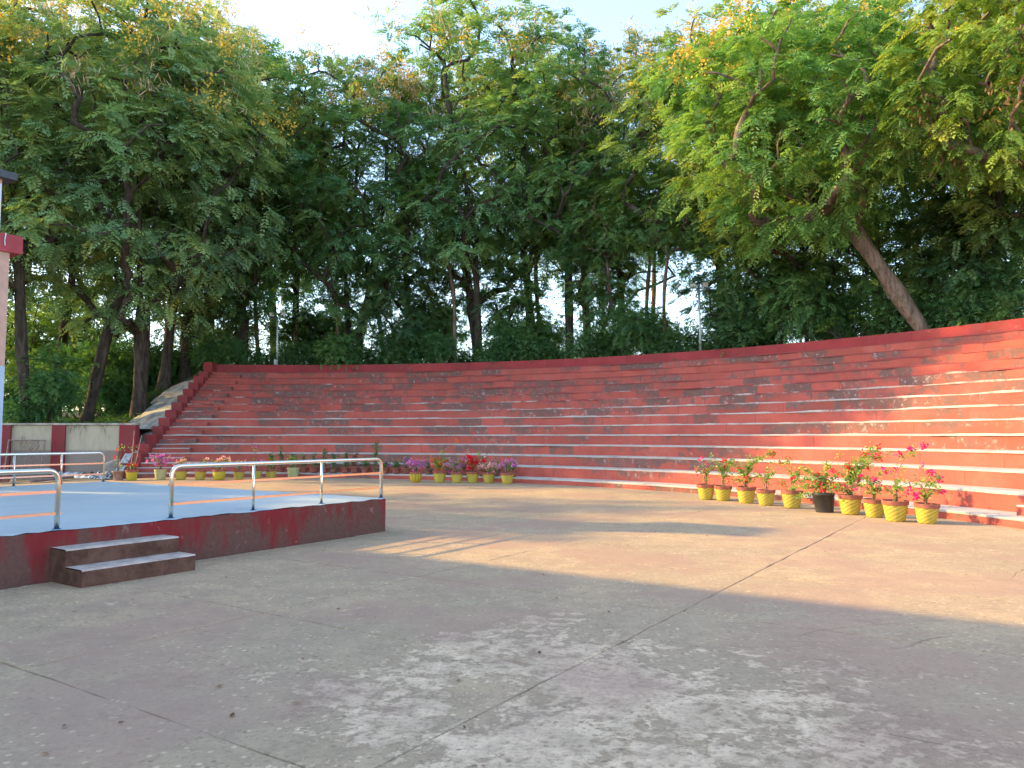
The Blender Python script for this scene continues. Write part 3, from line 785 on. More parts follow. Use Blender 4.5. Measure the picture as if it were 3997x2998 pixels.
def tree_mesh(seed, H=16., base=5., rx=4.5, nclump=110, per=32, L=.62, pairs=7, ll=.205, lw=.068, lean=(0, 0), tr=.20, spread=.62, mat='leafA',
              bark='bark', nflower=0, npod=0, trunks=1, leader=.72, droop=.35, flat=1.0, inner=.35, dry=0):
    rng = np.random.default_rng(seed)
    nodes, par, rd, C = skeleton(rng, H, base, rx, nclump, lean, tr, leader, trunks, flat, inner)
    tm = wood(nodes, par, rd, 'trunk', M[bark])
    cc = C.mean(0); O = unit((C - cc)/np.array((rx, rx, (H-base)/2)))
    k = np.repeat(np.arange(len(C)), rng.poisson(per, len(C))); n = len(k)
    tips = 6; sp = spread*rng.uniform(.7, 1.35, len(C)); toff = rng.normal(0, 1, (len(C), tips, 3))*np.array((1, 1, .55))*sp[:, None, None]
    ti_ = rng.integers(0, tips, n); off = toff[k, ti_]; ga = rng.uniform(0, 6.2832, n)
    ring = np.stack([np.cos(ga), np.sin(ga), rng.normal(.05, .3, n)], 1)
    d = unit(unit(off)*np.array((.55, .55, .25)) + O[k]*.55 + ring*.95)
    b = C[k] + off + d*.05 + rng.normal(0, .05, (n, 3))
    Q, ix = fronds(rng, b, d, L*rng.uniform(.7, 1.25, n), pairs, ll, lw, droop)
    ct = rng.uniform(0, 1, len(C)); ti = np.clip(.55*ct[k] + .45*rng.uniform(0, 1, n) + .18*(C[k][:, 2] - cc[2])/(H - base), 0, 1)
    cm = quads('crown', Q, ti[ix], M[mat])
    fm = pm = dm = None
    top = np.argsort(-(C[:, 2] + 1.2*np.linalg.norm((C - cc)[:, :2], axis=1)))
    def tuft(cnt, per_, spr, size, stretch, mt, pool):
        ci = rng.choice(pool, cnt); kk = np.repeat(np.arange(cnt), per_)
        basep = C[ci] + unit(O[ci] + np.array((0, 0, .5)))*rng.uniform(.5, 1.0, (cnt, 1)) + rng.normal(0, .35, (cnt, 3))
        p = basep[kk] + rng.normal(0, 1, (len(kk), 3))*np.array(spr)
        a = unit(rng.normal(0, 1, (len(kk), 3))*np.array((1, 1, .6)) + np.array(stretch)); bb = unit(np.cross(a, rng.normal(0, 1, (len(kk), 3))))
        s1 = (size[0]*rng.uniform(.7, 1.3, len(kk)))[:, None]; s2 = size[1]
        m_ = p + a*s1*.5
        return quads(mt, np.stack([p, m_ + bb*s2*.5, p + a*s1, m_ - bb*s2*.5], 1), rng.uniform(0, 1, len(kk)), M[mt])
    if nflower: fm = tuft(nflower, 46, (.17, .17, .26), (.095, .085), (0, 0, .6), 'blossom', top[:max(6, len(top)//4)])
    if npod: pm = tuft(npod, 20, (.30, .30, .25), (.36, .038), (0, 0, -1.8), 'pod', top[:max(6, len(top)//3)])
    if dry: dm = tuft(dry, 60, (.3, .3, .3), (.2, .06), (0, 0, -1.2), 'leafdry', np.arange(len(C)))
    return dict(H=H, trunk=tm, crown=cm, blossom=fm, seed_pods=pm, dead_leaves=dm)

TV = [
 tree_mesh(1, 17, 4.8, 5.0, 125, 32, nflower=40, npod=10),
 tree_mesh(2, 18, 5.4, 4.0, 115, 48, L=.46, ll=.145, lw=.052, nflower=14),
 tree_mesh(3, 16, 2.4, 5.0, 130, 25, L=.7, ll=.25, lw=.082, tr=.24, nflower=12),
 tree_mesh(4, 17, 3.0, 4.7, 125, 31, trunks=2, tr=.21, nflower=44, npod=60),
 tree_mesh(5, 19, 4.2, 4.3, 112, 44, L=.5, ll=.135, lw=.045, spread=.75, nflower=30, npod=150),
 tree_mesh(6, 13, 6.5, 2.7, 46, 26, tr=.11, spread=.55, bark='barkpale'),
 tree_mesh(7, 8.0, 1.2, 2.5, 60, 34, tr=.10, L=.55, ll=.18),
 tree_mesh(8, 7.0, 1.8, 2.2, 40, 30, tr=.09, L=.5, ll=.19, trunks=2),
]
def place_tree(var, loc_, scale, rz, label, group, cat='tree', name='tree', color=(1, 1, 1, 1), tilt=(0, 0)):
    o = empty(name, loc_, label, cat, group, rz, scale)
    o.rotation_euler = (tilt[0], tilt[1], rz)
    tr_ = obj('trunk', var['trunk'], o); cr = obj('crown', var['crown'], o); cr.color = color
    for q in ('blossom', 'seed_pods', 'dead_leaves'):
        if var[q]: tag(obj(q, var[q], o), kind='stuff')
    return o
def behind(uV, b):
    """point on the plateau b metres behind the parapet, seen at column uV of the 2212 px wide photo"""
    a = (uV - 1106)/1661.0; R = RPAR + b
    A = a*a + 1; B = -2*(a*CX + CY); C_ = CX*CX + CY*CY - R*R
    Y = (-B + math.sqrt(B*B - 4*A*C_))/(2*A); return Vector((a*Y, Y, PLAT - .05))
def top_z(p, yV):
    """height whose image lies at row yV of the 1659 px high photo at p's distance"""
    return HC + p.y*(941.6 - yV)/1661.0

rt = random.Random(77)
G1 = 'tall feathery leaved trees behind the seating'
TREES = [
 # (column, metres behind parapet, crown-top row, variant, label)
 (1040, 2.6, -70, 3, 'forked tree with pods standing behind the middle of the parapet'),
 (1236, 3.4, 0, 1, 'tree with dark straight trunk right of the forked tree behind the parapet'),
 (1438, 1.6, 330, 5, 'slender pale barked young tree just left of the tall lamp pole'),
 (1690, 1.8, 120, 2, 'stout trunked tree with low crown right of the tall lamp pole'),
 (1800, 5.5, -60, 0, 'yellow flowering tree leaning over the parapet right of the tall lamp pole'),
 (1560, 4.5, -30, 0, 'yellow flowering tree rising directly behind the tall lamp pole'),
 (1350, 6.0, -30, 4, 'airy tree left of the tall lamp pole with flowers and pods on top'),
 (880, 4.0, 20, 4, 'airy tree with hanging pods left of the forked tree'),
 (760, 3.0, 105, 3, 'forked tree with orange flower tufts right of the small lamp pole'),
 (640, 4.5, 165, 1, 'dark tree directly behind the small lamp pole'),
 (520, 3.2, 40, 2, 'broad dark tree behind the left end of the parapet'),
 (455, 7.5, -110, 4, 'very tall airy tree above the left end of the seating'),
 (1680, 10.5, -80, 4, 'tall airy second row tree right of the tall lamp pole'),
 (1150, 7.5, 30, 0, 'flowering tree close behind and right of the forked tree'),
 (1900, 9.5, -120, 1, 'tall tree in the second row behind the leaning trunk'),
 (2160, 7.0, -110, 3, 'double trunked tree at the far right behind the parapet'),
 (2330, 3.0, -100, 2, 'tree just beyond the right edge behind the parapet'),
 (2060, 12.0, -60, 5, 'thin distant tree seen between the leaning trunk and the right edge'),
 (590, 12.5, 120, 1, 'back row tree left of the gap of sky'),
 (1270, 14.0, 95, 1, 'back row tree in the dip of the tree line right of centre'),
 (1400, 18.0, 140, 5, 'thin far tree seen between trunks left of the tall lamp pole'),
]
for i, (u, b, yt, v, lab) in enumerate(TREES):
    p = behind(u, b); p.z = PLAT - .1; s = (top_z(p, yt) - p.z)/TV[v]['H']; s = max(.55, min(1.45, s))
    k = rt.uniform(1.05, 1.35); sunny = u > 1450  # right-hand crowns get warmer, brighter leaf colour to look sunlit
    place_tree(TV[v], p, s, rt.uniform(0, 6.28), lab, G1, color=(k*(1.55 if sunny else rt.uniform(1.0, 1.5)), k*(1.12 if sunny else 1), k*rt.uniform(.7, .95), 1), tilt=(rt.uniform(-.05, .05), rt.uniform(-.06, .06)))
LEFT = [
 # (column, distance, foot height, crown-top row, variant, label)
 (66, 33.0, None, -90, 1, 'thick dark trunked tree behind the cream wall at the left edge'),
 (185, 36.0, None, -60, 0, 'tree leaning left behind the cream wall'),
 (300, 37.0, None, -60, 3, 'forked dark trunks on the bank left of the plastered slope'),
 (352, 40.0, None, -90, 1, 'straight dark tree at the top of the plastered slope'),
 (400, 43.5, None, 10, 2, 'broad tree just behind the top corner of the seating'),
 (240, 47.0, None, -40, 4, 'airy pod bearing tree in the back row on the left'),
 (120, 45.0, None, -140, 4, 'tall tree in the back row behind the thick trunk on the left'),
 (-20, 40.0, None, -160, 0, 'flowering tree partly cut off by the left edge'),
 (-150, 34.0, None, -60, 2, 'tree hidden behind the stage building on the left'),
]
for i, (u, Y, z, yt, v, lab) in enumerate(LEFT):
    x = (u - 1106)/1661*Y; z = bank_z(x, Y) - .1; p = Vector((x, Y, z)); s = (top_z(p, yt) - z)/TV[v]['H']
    k = rt.uniform(1.25, 1.5)  # leaf colour raised on the left to stand in for sunlit haze
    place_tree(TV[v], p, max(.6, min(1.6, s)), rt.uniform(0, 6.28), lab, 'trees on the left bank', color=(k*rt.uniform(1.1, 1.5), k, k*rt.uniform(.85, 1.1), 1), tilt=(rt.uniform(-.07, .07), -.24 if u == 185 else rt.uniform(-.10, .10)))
# leaning tree at the right, and the yellowing tree that hangs in at the right edge
lean = tree_mesh(31, 13.5, 4.4, 4.6, 150, 38, L=.62, ll=.21, lw=.07, lean=(-5.2, 1.0), tr=.29, bark='barkpale', mat='leafB', nflower=110, leader=.66, spread=.66)
p = behind(2034, .9); place_tree(lean, p, 1.0, 0, 'big tree with a bare leaning trunk and sunlit yellow green crown', 'trees at the right of the seating')
yell = tree_mesh(32, 13.5, 3.6, 4.0, 120, 44, L=.42, ll=.15, lw=.06, lean=(-2.2, -1.2), tr=.28, bark='barkpale', mat='leafB', leader=.7, dry=26, droop=.55)
p = behind(2290, 1.0); place_tree(yell, p, 1.0, 0, 'yellowing tree with dry rust coloured leaves hanging in at the right edge', 'trees at the right of the seating', color=(1.25, 1.0, .7, 1))

UND = [(470, 3.5, 6, 'just right of the left end pier'), (705, 5.0, 7, 'well right of the small lamp pole'), (845, 2.2, 6, 'left of the middle airy crown'), (930, 4.5, 7, 'left of the forked tree'),
       (1105, 3.8, 7, 'close behind the right side of the forked tree'), (1300, 2.8, 7, 'right of the dark straight trunk'), (1590, 2.2, 6, 'just right of the tall lamp pole'), (1745, 3.0, 6, 'just right of the stout trunk'),
       (1920, 3.2, 7, 'between the whorled leaf sapling and the leaning trunk'), (2075, 3.0, 7, 'close right of the leaning trunk'), (2190, 3.4, 6, 'at the right edge of the picture')]
SLIM = [(560, 4.0, 300, 'left of the small lamp pole'), (735, 2.4, 320, 'right of the small lamp pole'), (835, 5.5, 280, 'under the left airy crown'), (985, 1.4, 330, 'touching the left of the forked tree'), (1180, 6.0, 300, 'between the forked tree and the dark straight trunk'),
        (1305, 5.0, 300, 'right of the dark straight trunk'), (1345, 2.2, 340, 'second right of the dark straight trunk'), (1395, 3.6, 320, 'next to the slender pale tree on its left'), (1600, 4.2, 260, 'right of the tall lamp pole'), (2110, 4.0, 260, 'right of the leaning trunk')]
for u, b, yt, l_ in SLIM:
    p = behind(u, b); place_tree(TV[5], p, (top_z(p, yt) - p.z)/13, rt.uniform(0, 6.28), 'thin stemmed young tree ' + l_, 'thin stemmed trees behind the parapet', color=(1.3, 1.15, .9, 1), tilt=(rt.uniform(-.05, .05), rt.uniform(-.13, .13)))
for u, b, v, l_ in UND:
    p = behind(u, b); k = rt.uniform(.8, 1.15)
    place_tree(TV[v], p, rt.uniform(.8, 1.15), rt.uniform(0, 6.28), 'young understorey tree ' + l_, 'young trees under the canopy', color=(k*rt.uniform(.9, 1.2), k, k*rt.uniform(.8, 1), 1))
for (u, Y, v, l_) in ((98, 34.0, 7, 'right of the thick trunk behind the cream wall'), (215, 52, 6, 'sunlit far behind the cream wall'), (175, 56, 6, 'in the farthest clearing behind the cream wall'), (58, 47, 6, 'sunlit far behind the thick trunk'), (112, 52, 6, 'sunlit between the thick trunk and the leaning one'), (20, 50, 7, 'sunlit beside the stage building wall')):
    x = (u - 1106)/1661*Y; place_tree(TV[v], (x, Y, bank_z(x, Y) - .1), (.55 if Y < 40 else 1.1), rt.uniform(0, 6.28), 'young understorey tree ' + l_, 'young trees on the left bank', color=(1, 1.1, 1, 1) if Y < 40 else (1.25, 1.1, .7, 1))  # far crowns' leaf colour yellowed to look backlit by the sun
# unseen trees added left of the picture to dapple the floor with shade
for x, y, v, sc_, l_ in ((-25.5, 22.5, 4, .85, 'unseen airy tree added left of the picture to dapple the shade'), (-23.5, 18.0, 3, .72, 'unseen small forked tree added behind the wing to dapple its shadow')):
    place_tree(TV[v], (x, y, -.2), sc_, rt.uniform(0, 6.28), l_, 'unseen shade trees beyond the stage building')
# shrubs under the trees
def shrub_mesh(seed, H, rx, nclump, per, L, pairs, ll, lw, mat='leafS', droop=.4):
    rng = np.random.default_rng(seed)
    nodes, par, rd, C = skeleton(rng, H, .25*H, rx, nclump, (0, 0), .05, .6, 2, 1.0, .2)
    tm = wood(nodes, par, rd, 'stem', M['bark'])
    k = np.repeat(np.arange(len(C)), per); n = len(k); off = rng.normal(0, 1, (n, 3))
    b = C[k] + off*np.array((.34, .34, .26)); d = unit(off + rng.normal(0, .4, (n, 3)) + np.array((0, 0, .25)))
    Q, ix = fronds(rng, b, d, L*rng.uniform(.7, 1.3, n), pairs, ll, lw, droop)
    ti = np.clip(.5*rng.uniform(0, 1, len(C))[k] + .5*rng.uniform(0, 1, n), 0, 1)
    return dict(H=H, trunk=tm, crown=quads('crown', Q, ti[ix], M[mat]), blossom=None, seed_pods=None, dead_leaves=None)
SV = [shrub_mesh(51, 3.4, 1.5, 46, 34, .36, 4, .15, .07), shrub_mesh(52, 2.6, 1.7, 44, 34, .30, 3, .14, .085),
      shrub_mesh(53, 4.6, 1.5, 50, 30, .42, 5, .17, .065), shrub_mesh(54, 2.2, 1.1, 22, 16, .10, 3, .30, .085, droop=.25)]
def place_shrub(v, p, s, label, group, color=(1, 1, 1, 1)):
    o = empty('shrub', p, label, 'shrub', group, rt.uniform(0, 6.28), s); obj('stem', SV[v]['trunk'], o); c = obj('foliage', SV[v]['crown'], o); c.color = color; return o
SHR = [(455, 2.2), (500, 1.4), (560, 2.4), (625, 1.3), (690, 2.0), (735, 1.2), (800, 2.4), (850, 1.3), (905, 2.2), (955, 1.2), (1000, 2.6), (1072, 1.5), (1100, 2.0), (1150, 1.2), (1205, 1.9), (1270, 1.2),
       (1320, 2.2), (1375, 1.1), (1475, 1.3), (1550, 2.0), (1605, 1.2), (1640, 2.6), (1735, 1.4), (1790, 2.2), (1960, 2.0), (2080, 1.6), (2140, 2.4), (2200, 1.4)]
LM = [(440, 'the left end pier'), (597, 'the small lamp pole'), (760, 'the tree with orange flower tufts'), (1040, 'the forked tree'), (1236, 'the dark straight trunk'), (1438, 'the slender pale tree'),
      (1512, 'the tall lamp pole'), (1690, 'the stout trunk'), (1850, 'the whorled leaf sapling'), (2034, 'the leaning trunk'), (2212, 'the right edge of the picture')]
ordn = ['first', 'second', 'third', 'fourth', 'fifth', 'sixth', 'seventh', 'eighth', 'ninth', 'tenth', 'eleventh', 'twelfth', 'thirteenth']; cnt = {}
for u, b in SHR:
    i = max(k for k in range(len(LM)) if LM[k][0] <= u); cnt[i] = cnt.get(i, 0) + 1
    v = rt.choice([0, 1, 1, 2]); p = behind(u, b); k = rt.uniform(.75, 1.1)
    place_shrub(v, p, rt.uniform(.5, .95), '%s leafy shrub behind the parapet counting right from %s' % (ordn[cnt[i]-1], LM[i][1]), 'shrubs along the parapet', (k, k, k, 1))
BACK = [(480, 9), (640, 6), (1130, 6), (1330, 6), (720, 7), (930, 7), (1180, 7), (1420, 8), (1600, 7), (1860, 7), (2000, 6.5)]
for j, (u, b) in enumerate(BACK):
    p = behind(u, b + rt.uniform(-1, 1)); i = min(range(len(LM)), key=lambda k: abs(LM[k][0] - u)); side = 'left' if u < LM[i][0] else 'right'
    place_shrub(rt.choice([0, 2]), p, rt.uniform(.8, 1.15), 'taller shrub deeper in the wood, %s of %s' % (side, LM[i][1]), 'shrubs deeper in the wood', (1.3, 1.15, .8, 1))
LS = [(40, 32.6, 1), (110, 33.2, 2), (340, 44.5, 0), (370, 46, 1), (410, 47.5, 2), (20, 35.5, 2), (90, 37.5, 0), (225, 38.5, 2), (180, 41, 0), (240, 42.5, 2), (268, 44.5, 0), (300, 47, 2), (140, 43, 2)]
LS.sort()
for j, (u, Y, v) in enumerate(LS):
    x = (u - 1106)/1661*Y; row = 'front' if Y < 35 else 'back'
    place_shrub(v, (x, Y, bank_z(x, Y) - .08), (rt.uniform(.42, .7) if Y < 40 else rt.uniform(.9, 1.15)), '%s shrub from the left in the %s row above the cream wall' % (ordn[sum(1 for a in LS[:j+1] if (a[1] < 35) == (Y < 35)) - 1], row), 'shrubs on the left bank', (.9, .95, .9, 1))
# sapling with whorls of long leaves
def sapling():
    rng = np.random.default_rng(9); o = empty('sapling', behind(1850, .9), 'glossy sapling with whorls of long green leaves behind the parapet', 'sapling'); m = MB(); Q = []; T = []
    for k in range(13):
        e = np.array((rng.uniform(-1.5, 1.5), rng.uniform(-.5, .7), rng.uniform(.75, 1.9)))
        m.tube([(0, 0, -.1), e*np.array((.4, .4, .55)), e], [.03, .018, .010], 6)
        for q in range(2):
            c_ = e - np.array((0, 0, .16*q)); n = 9; a = np.linspace(0, 6.28, n, endpoint=False) + rng.uniform(0, 1)
            d = unit(np.stack([np.cos(a), np.sin(a), np.full(n, .15 - .3*q) + rng.normal(0, .15, n)], 1)); s_ = unit(np.cross(d, (0, 0, 1.0)))
            l = rng.uniform(.24, .34, n)[:, None]; dr = np.array((0, 0, -.06))
            Q.append(np.stack([np.tile(c_, (n, 1)), c_ + d*l*.55 + s_*.034, c_ + d*l + dr, c_ + d*l*.55 - s_*.034], 1)); T.append(rng.uniform(.3, 1, n))
    m.build('stem', M['bark'], o); obj('foliage', quads('foliage', np.concatenate(Q), np.concatenate(T), M['leafS']), o).color = (1.5, 1.5, 1.1, 1)
sapling()
# low ground cover and leaf litter on the left bank
rng = np.random.default_rng(4); n = 9000
xx = rng.uniform(-24, -14.5, n); yy = rng.uniform(31.7, 44, n)
keep = np.array([((np.array((a, b)) - E0) @ ELn) > 1.5 + rng.uniform(0, .5) for a, b in zip(xx, yy)]); xx, yy = xx[keep], yy[keep]; n = len(xx)
B = np.stack([xx, yy, [bank_z(a, b) for a, b in zip(xx, yy)]], 1); d = unit(rng.normal(0, 1, (n, 3))*np.array((1, 1, .3)) + np.array((0, 0, .55)))
Q, ix = fronds(rng, B, d, rng.uniform(.2, .6, n), 4, .16, .06, .5); tt = rng.uniform(0, .8, n)
tag(obj('undergrowth', quads('undergrowth', Q, tt[ix], M['leafS'])), 'dark low undergrowth covering the bank behind the cream wall', 'undergrowth', kind='stuff').color = (.8, .8, .8, 1)
def litter(name, pts, size, mat, label, lift=.004):
    r = np.random.default_rng(len(pts)); n = len(pts); a = r.uniform(0, 6.28, n); L = r.uniform(.6, 1.5, n)*size; w = L*r.uniform(.25, .5, n); P = np.array(pts, float); P[:, 2] += lift
    d = np.stack([np.cos(a), np.sin(a), r.uniform(-.05, .25, n)], 1); s = np.stack([-np.sin(a), np.cos(a), r.uniform(-.1, .3, n)], 1)
    Q = np.stack([P, P + d*L[:, None]*.5 + s*w[:, None]*.5, P + d*L[:, None], P + d*L[:, None]*.5 - s*w[:, None]*.5], 1); Q[:, :, 2] = np.maximum(Q[:, :, 2], P[:, None, 2])
    return tag(obj(name, quads(name, Q, r.uniform(0, 1, n), M[mat])), label, 'litter', kind='stuff')
pts = []
for _ in range(900):
    x, y = rng.uniform(-22, -15), rng.uniform(31.8, 42); pts.append((x, y, bank_z(x, y)))
litter('bank_litter', pts, .11, 'leafdry', 'dry fallen leaves lying on the bank by the plastered slope', .01)
pts = []
while len(pts) < 240:
    x, y = rng.uniform(-5, 9), rng.uniform(2.8, 27); w = x*e2[0] + y*e2[1]; s = x*e1[0] + y*e1[1]
    if math.hypot(x - CX, y - CY) < R0 - .1 and not (w < WA + .05 and s < SA + .05): pts.append((x, y, .003))
for _ in range(320):
    a = rng.uniform(.05, 1.65); r = R0 - abs(rng.normal(0, .10)) - .02; pts.append(cpt(r, a, .003))
litter('floor_litter', pts, .045, 'leafdry', 'small dry leaves and bits scattered over the concrete floor')
pts = []
for _ in range(700):
    k = int(rng.integers(0, 14)); a = rng.uniform(0, 1.68); r = rad(k) + TR - abs(rng.normal(0, .2)) - .03
    if r > rad(k): pts.append(cpt(r, a, zrow(k) + .012))
litter('tier_litter', pts, .05, 'leafdry', 'dry leaves lying along the backs of the seating treads', .004)

# ------------------------------------------------------------------ lamp posts
def lamp_post(p, h, label, arm=.55, hd=.24, tilt=(0, 0), box=True):
    o = empty('lamp_post', p, label, 'lamp post', 'floodlight poles behind the parapet')
    top = Vector((tilt[0], tilt[1], h))
    m = MB(); m.tube([(0, 0, -.3), top*.55, top], [.055, .052, .048], 12); pole = m.build('pole', M['galv'], o, smooth=True)
    for k in (.45, .78):
        m = MB(); q = top*k; m.tube([q - Vector((0, 0, .03)), q + Vector((0, 0, .03))], .047, 12); m.build('clamp_band', M['cable'], pole)
    m = MB(); m.tube([top + Vector((-arm*1.0, .0, -.12)), top + Vector((arm, 0, -.02))], .017, 8); m.build('cross_arm', M['galv'], o)
    for sx in (-1, 1):
        c_ = top + Vector((sx*arm*.62, -.06, .14 + (.05 if sx > 0 else -.02)))
        m = MB(); s = hd/2; k = .35
        P = []
        for dy, g in ((0, 1.0), (.11, .82)):
            for x, z in ((-1, -1), (1, -1), (1, 1), (-1, 1)): P.append((c_.x + x*s*g, c_.y + dy + z*s*k*.0 - (z*.05), c_.z + z*s*.78*g))
        m.add(P, [(0, 1, 2, 3)[::-1], (4, 5, 6, 7), (0, 1, 5, 4)[::-1], (1, 2, 6, 5)[::-1], (2, 3, 7, 6)[::-1], (3, 0, 4, 7)[::-1]]); hdo = m.build('floodlight', M['lampbody'], o)
        m = MB(); P = [(c_.x + x*s*.86, c_.y - .004 - z*.043, c_.z + z*s*.66) for x, z in ((-1, -1), (1, -1), (1, 1), (-1, 1))]
        m.add(P, [(0, 1, 2, 3)]); m.build('lens', M['lampglass'], hdo)
        m = MB(); m.tube([c_ + Vector((0, .06, -s*.7)), Vector((c_.x, .0, top.z - .07 + sx*.03))], .012, 6); m.build('bracket', M['lampbody'], o)
    if box:
        m = MB(); m.box((-.1, -.03, .72), .13, .09, .28, .2); m.build('switch_box', M['whitesheet'], o)
    return o
p = behind(1516, .45); lamp_post(p, top_z(p, 622) - p.z, 'tall galvanised lamp pole with two floodlights behind the parapet right of centre', tilt=(-.05, 0), box=False, arm=.46, hd=.30)
p = behind(597, .45); lamp_post(p, top_z(p, 683) - p.z, 'small lamp pole with two floodlights behind the left part of the parapet', arm=.48, hd=.30, tilt=(-.04, 0))
# loose vine hanging under the trees beside the tall pole
p = behind(1555, 1.2); o = empty('hanging_vine', p, 'thin vine looping down beside the tall lamp pole', 'vine'); m = MB()
def hv(u, v):
    q = at_y(u, v, p.y); return q - p
m.tube([hv(2777, 640), hv(2778, 840), hv(2782, 960), hv(2792, 1010), hv(2812, 1034), hv(2838, 1030), hv(2858, 1000), hv(2880, 900)], .02, 6); m.build('stem', M['stem'], o)

# ------------------------------------------------------------------ pots and plants
def swirl_pot_mesh(name, mat, R1=.205, R0_=.145, H=.375, flutes=9, twist=.46, depth=.008, melon=False, smoothp=False):
    seg, rows = 90, 12; m = MB(); V = []; zt_ = H*.80
    if melon: twist = 0.0
    def rr(t): return R0_ + (R1 - R0_)*(t**.75) if not melon else R0_ + (R1*1.04 - R0_)*math.sin(min(1, t*1.25)*math.pi/2)**.8 - .012*max(0, t - .75)
    for i in range(rows + 1):
        t = i/rows
        for j in range(seg):
            a = 2*math.pi*j/seg; a = a if a < math.pi else a - 2*math.pi
            f = (flutes*a/(2*math.pi) - t*zt_*flutes*twist/.30) % 1.0
            r = rr(t) + (0 if smoothp else depth*(math.sin(math.pi*((f + .5) % 1.0)) - .5))
            V.append((r*math.cos(a), r*math.sin(a), t*zt_))
    F = [(i*seg + j, i*seg + (j+1) % seg, (i+1)*seg + (j+1) % seg, (i+1)*seg + j) for i in range(rows) for j in range(seg)]
    m.add(V, F + [tuple(range(seg))[::-1]])
    return m.mesh(name, mat, smooth=True)
def rim_mesh(name, mat, R1=.205, H=.375, lip=.022):
    m = MB(); z0 = H*.80
    m.lathe([(R1*.985, z0 - .004), (R1 + lip*.75, z0 + .002), (R1 + lip*1.1, H - .012), (R1 + lip*1.05, H), (R1 - .004, H), (R1 - .012, H - .05)], 48)
    return m.mesh(name, mat, smooth=False)
def soil_mesh(R, z):
    m = MB(); V = [(0, 0, z + .012)] + [(R*math.cos(a), R*math.sin(a), z) for a in np.linspace(0, 6.2832, 24, endpoint=False)]
    m.add(V, [(0, 1 + i, 1 + (i+1) % 24) for i in range(24)]); return m.mesh('soil', M['soil'])
def bell_mesh(mat):
    m = MB(); m.lathe([(0, 0), (.105, 0), (.125, .06), (.145, .15), (.165, .19), (.205, .205), (.208, .228), (.195, .232), (.165, .205), (.15, .17)], 40); return m.mesh('pot', mat, smooth=True)
def plain_mesh(mat, R1, R0_, H, lip=.012):
    m = MB(); m.lathe([(0, 0), (R0_, 0), (R0_*1.02, .02), (R1, H*.86), (R1 + lip, H*.865), (R1 + lip*1.2, H - .004), (R1 + lip, H), (R1 - .012, H), (R1 - .02, H*.84)], 44); return m.mesh('pot', mat, smooth=True)
POT = {
 'swirl': (swirl_pot_mesh('pot', M['yellow']), rim_mesh('rim', M['terracotta']), soil_mesh(.198, .335), .34),
 'melon': (swirl_pot_mesh('pot', M['yellowrib'], melon=True, flutes=11, depth=.012), rim_mesh('rim', M['terracotta']), soil_mesh(.198, .335), .34),
 'smooth': (swirl_pot_mesh('pot', M['yellowplain'], melon=True, smoothp=True), rim_mesh('rim', M['terracotta']), soil_mesh(.198, .335), .34),
 'plain': (swirl_pot_mesh('pot', M['yellowplain'], smoothp=True, R0_=.16), rim_mesh('rim', M['terracotta']), soil_mesh(.198, .335), .34),
 'pale': (swirl_pot_mesh('pot', M['yellowpale'], smoothp=True, R0_=.165), rim_mesh('rim', M['yellowpale'], lip=.014), soil_mesh(.198, .335), .34),
 'bell': (bell_mesh(M['terracotta']), None, soil_mesh(.155, .19), .19),
 'belldark': (bell_mesh(M['terradark']), None, soil_mesh(.155, .19), .19),
 'black': (plain_mesh(M['blackplastic'], .225, .185, .42), None, soil_mesh(.205, .37), .37),
 'faded': (plain_mesh(M['terrapale'], .185, .14, .33, .02), None, soil_mesh(.165, .29), .29),
}
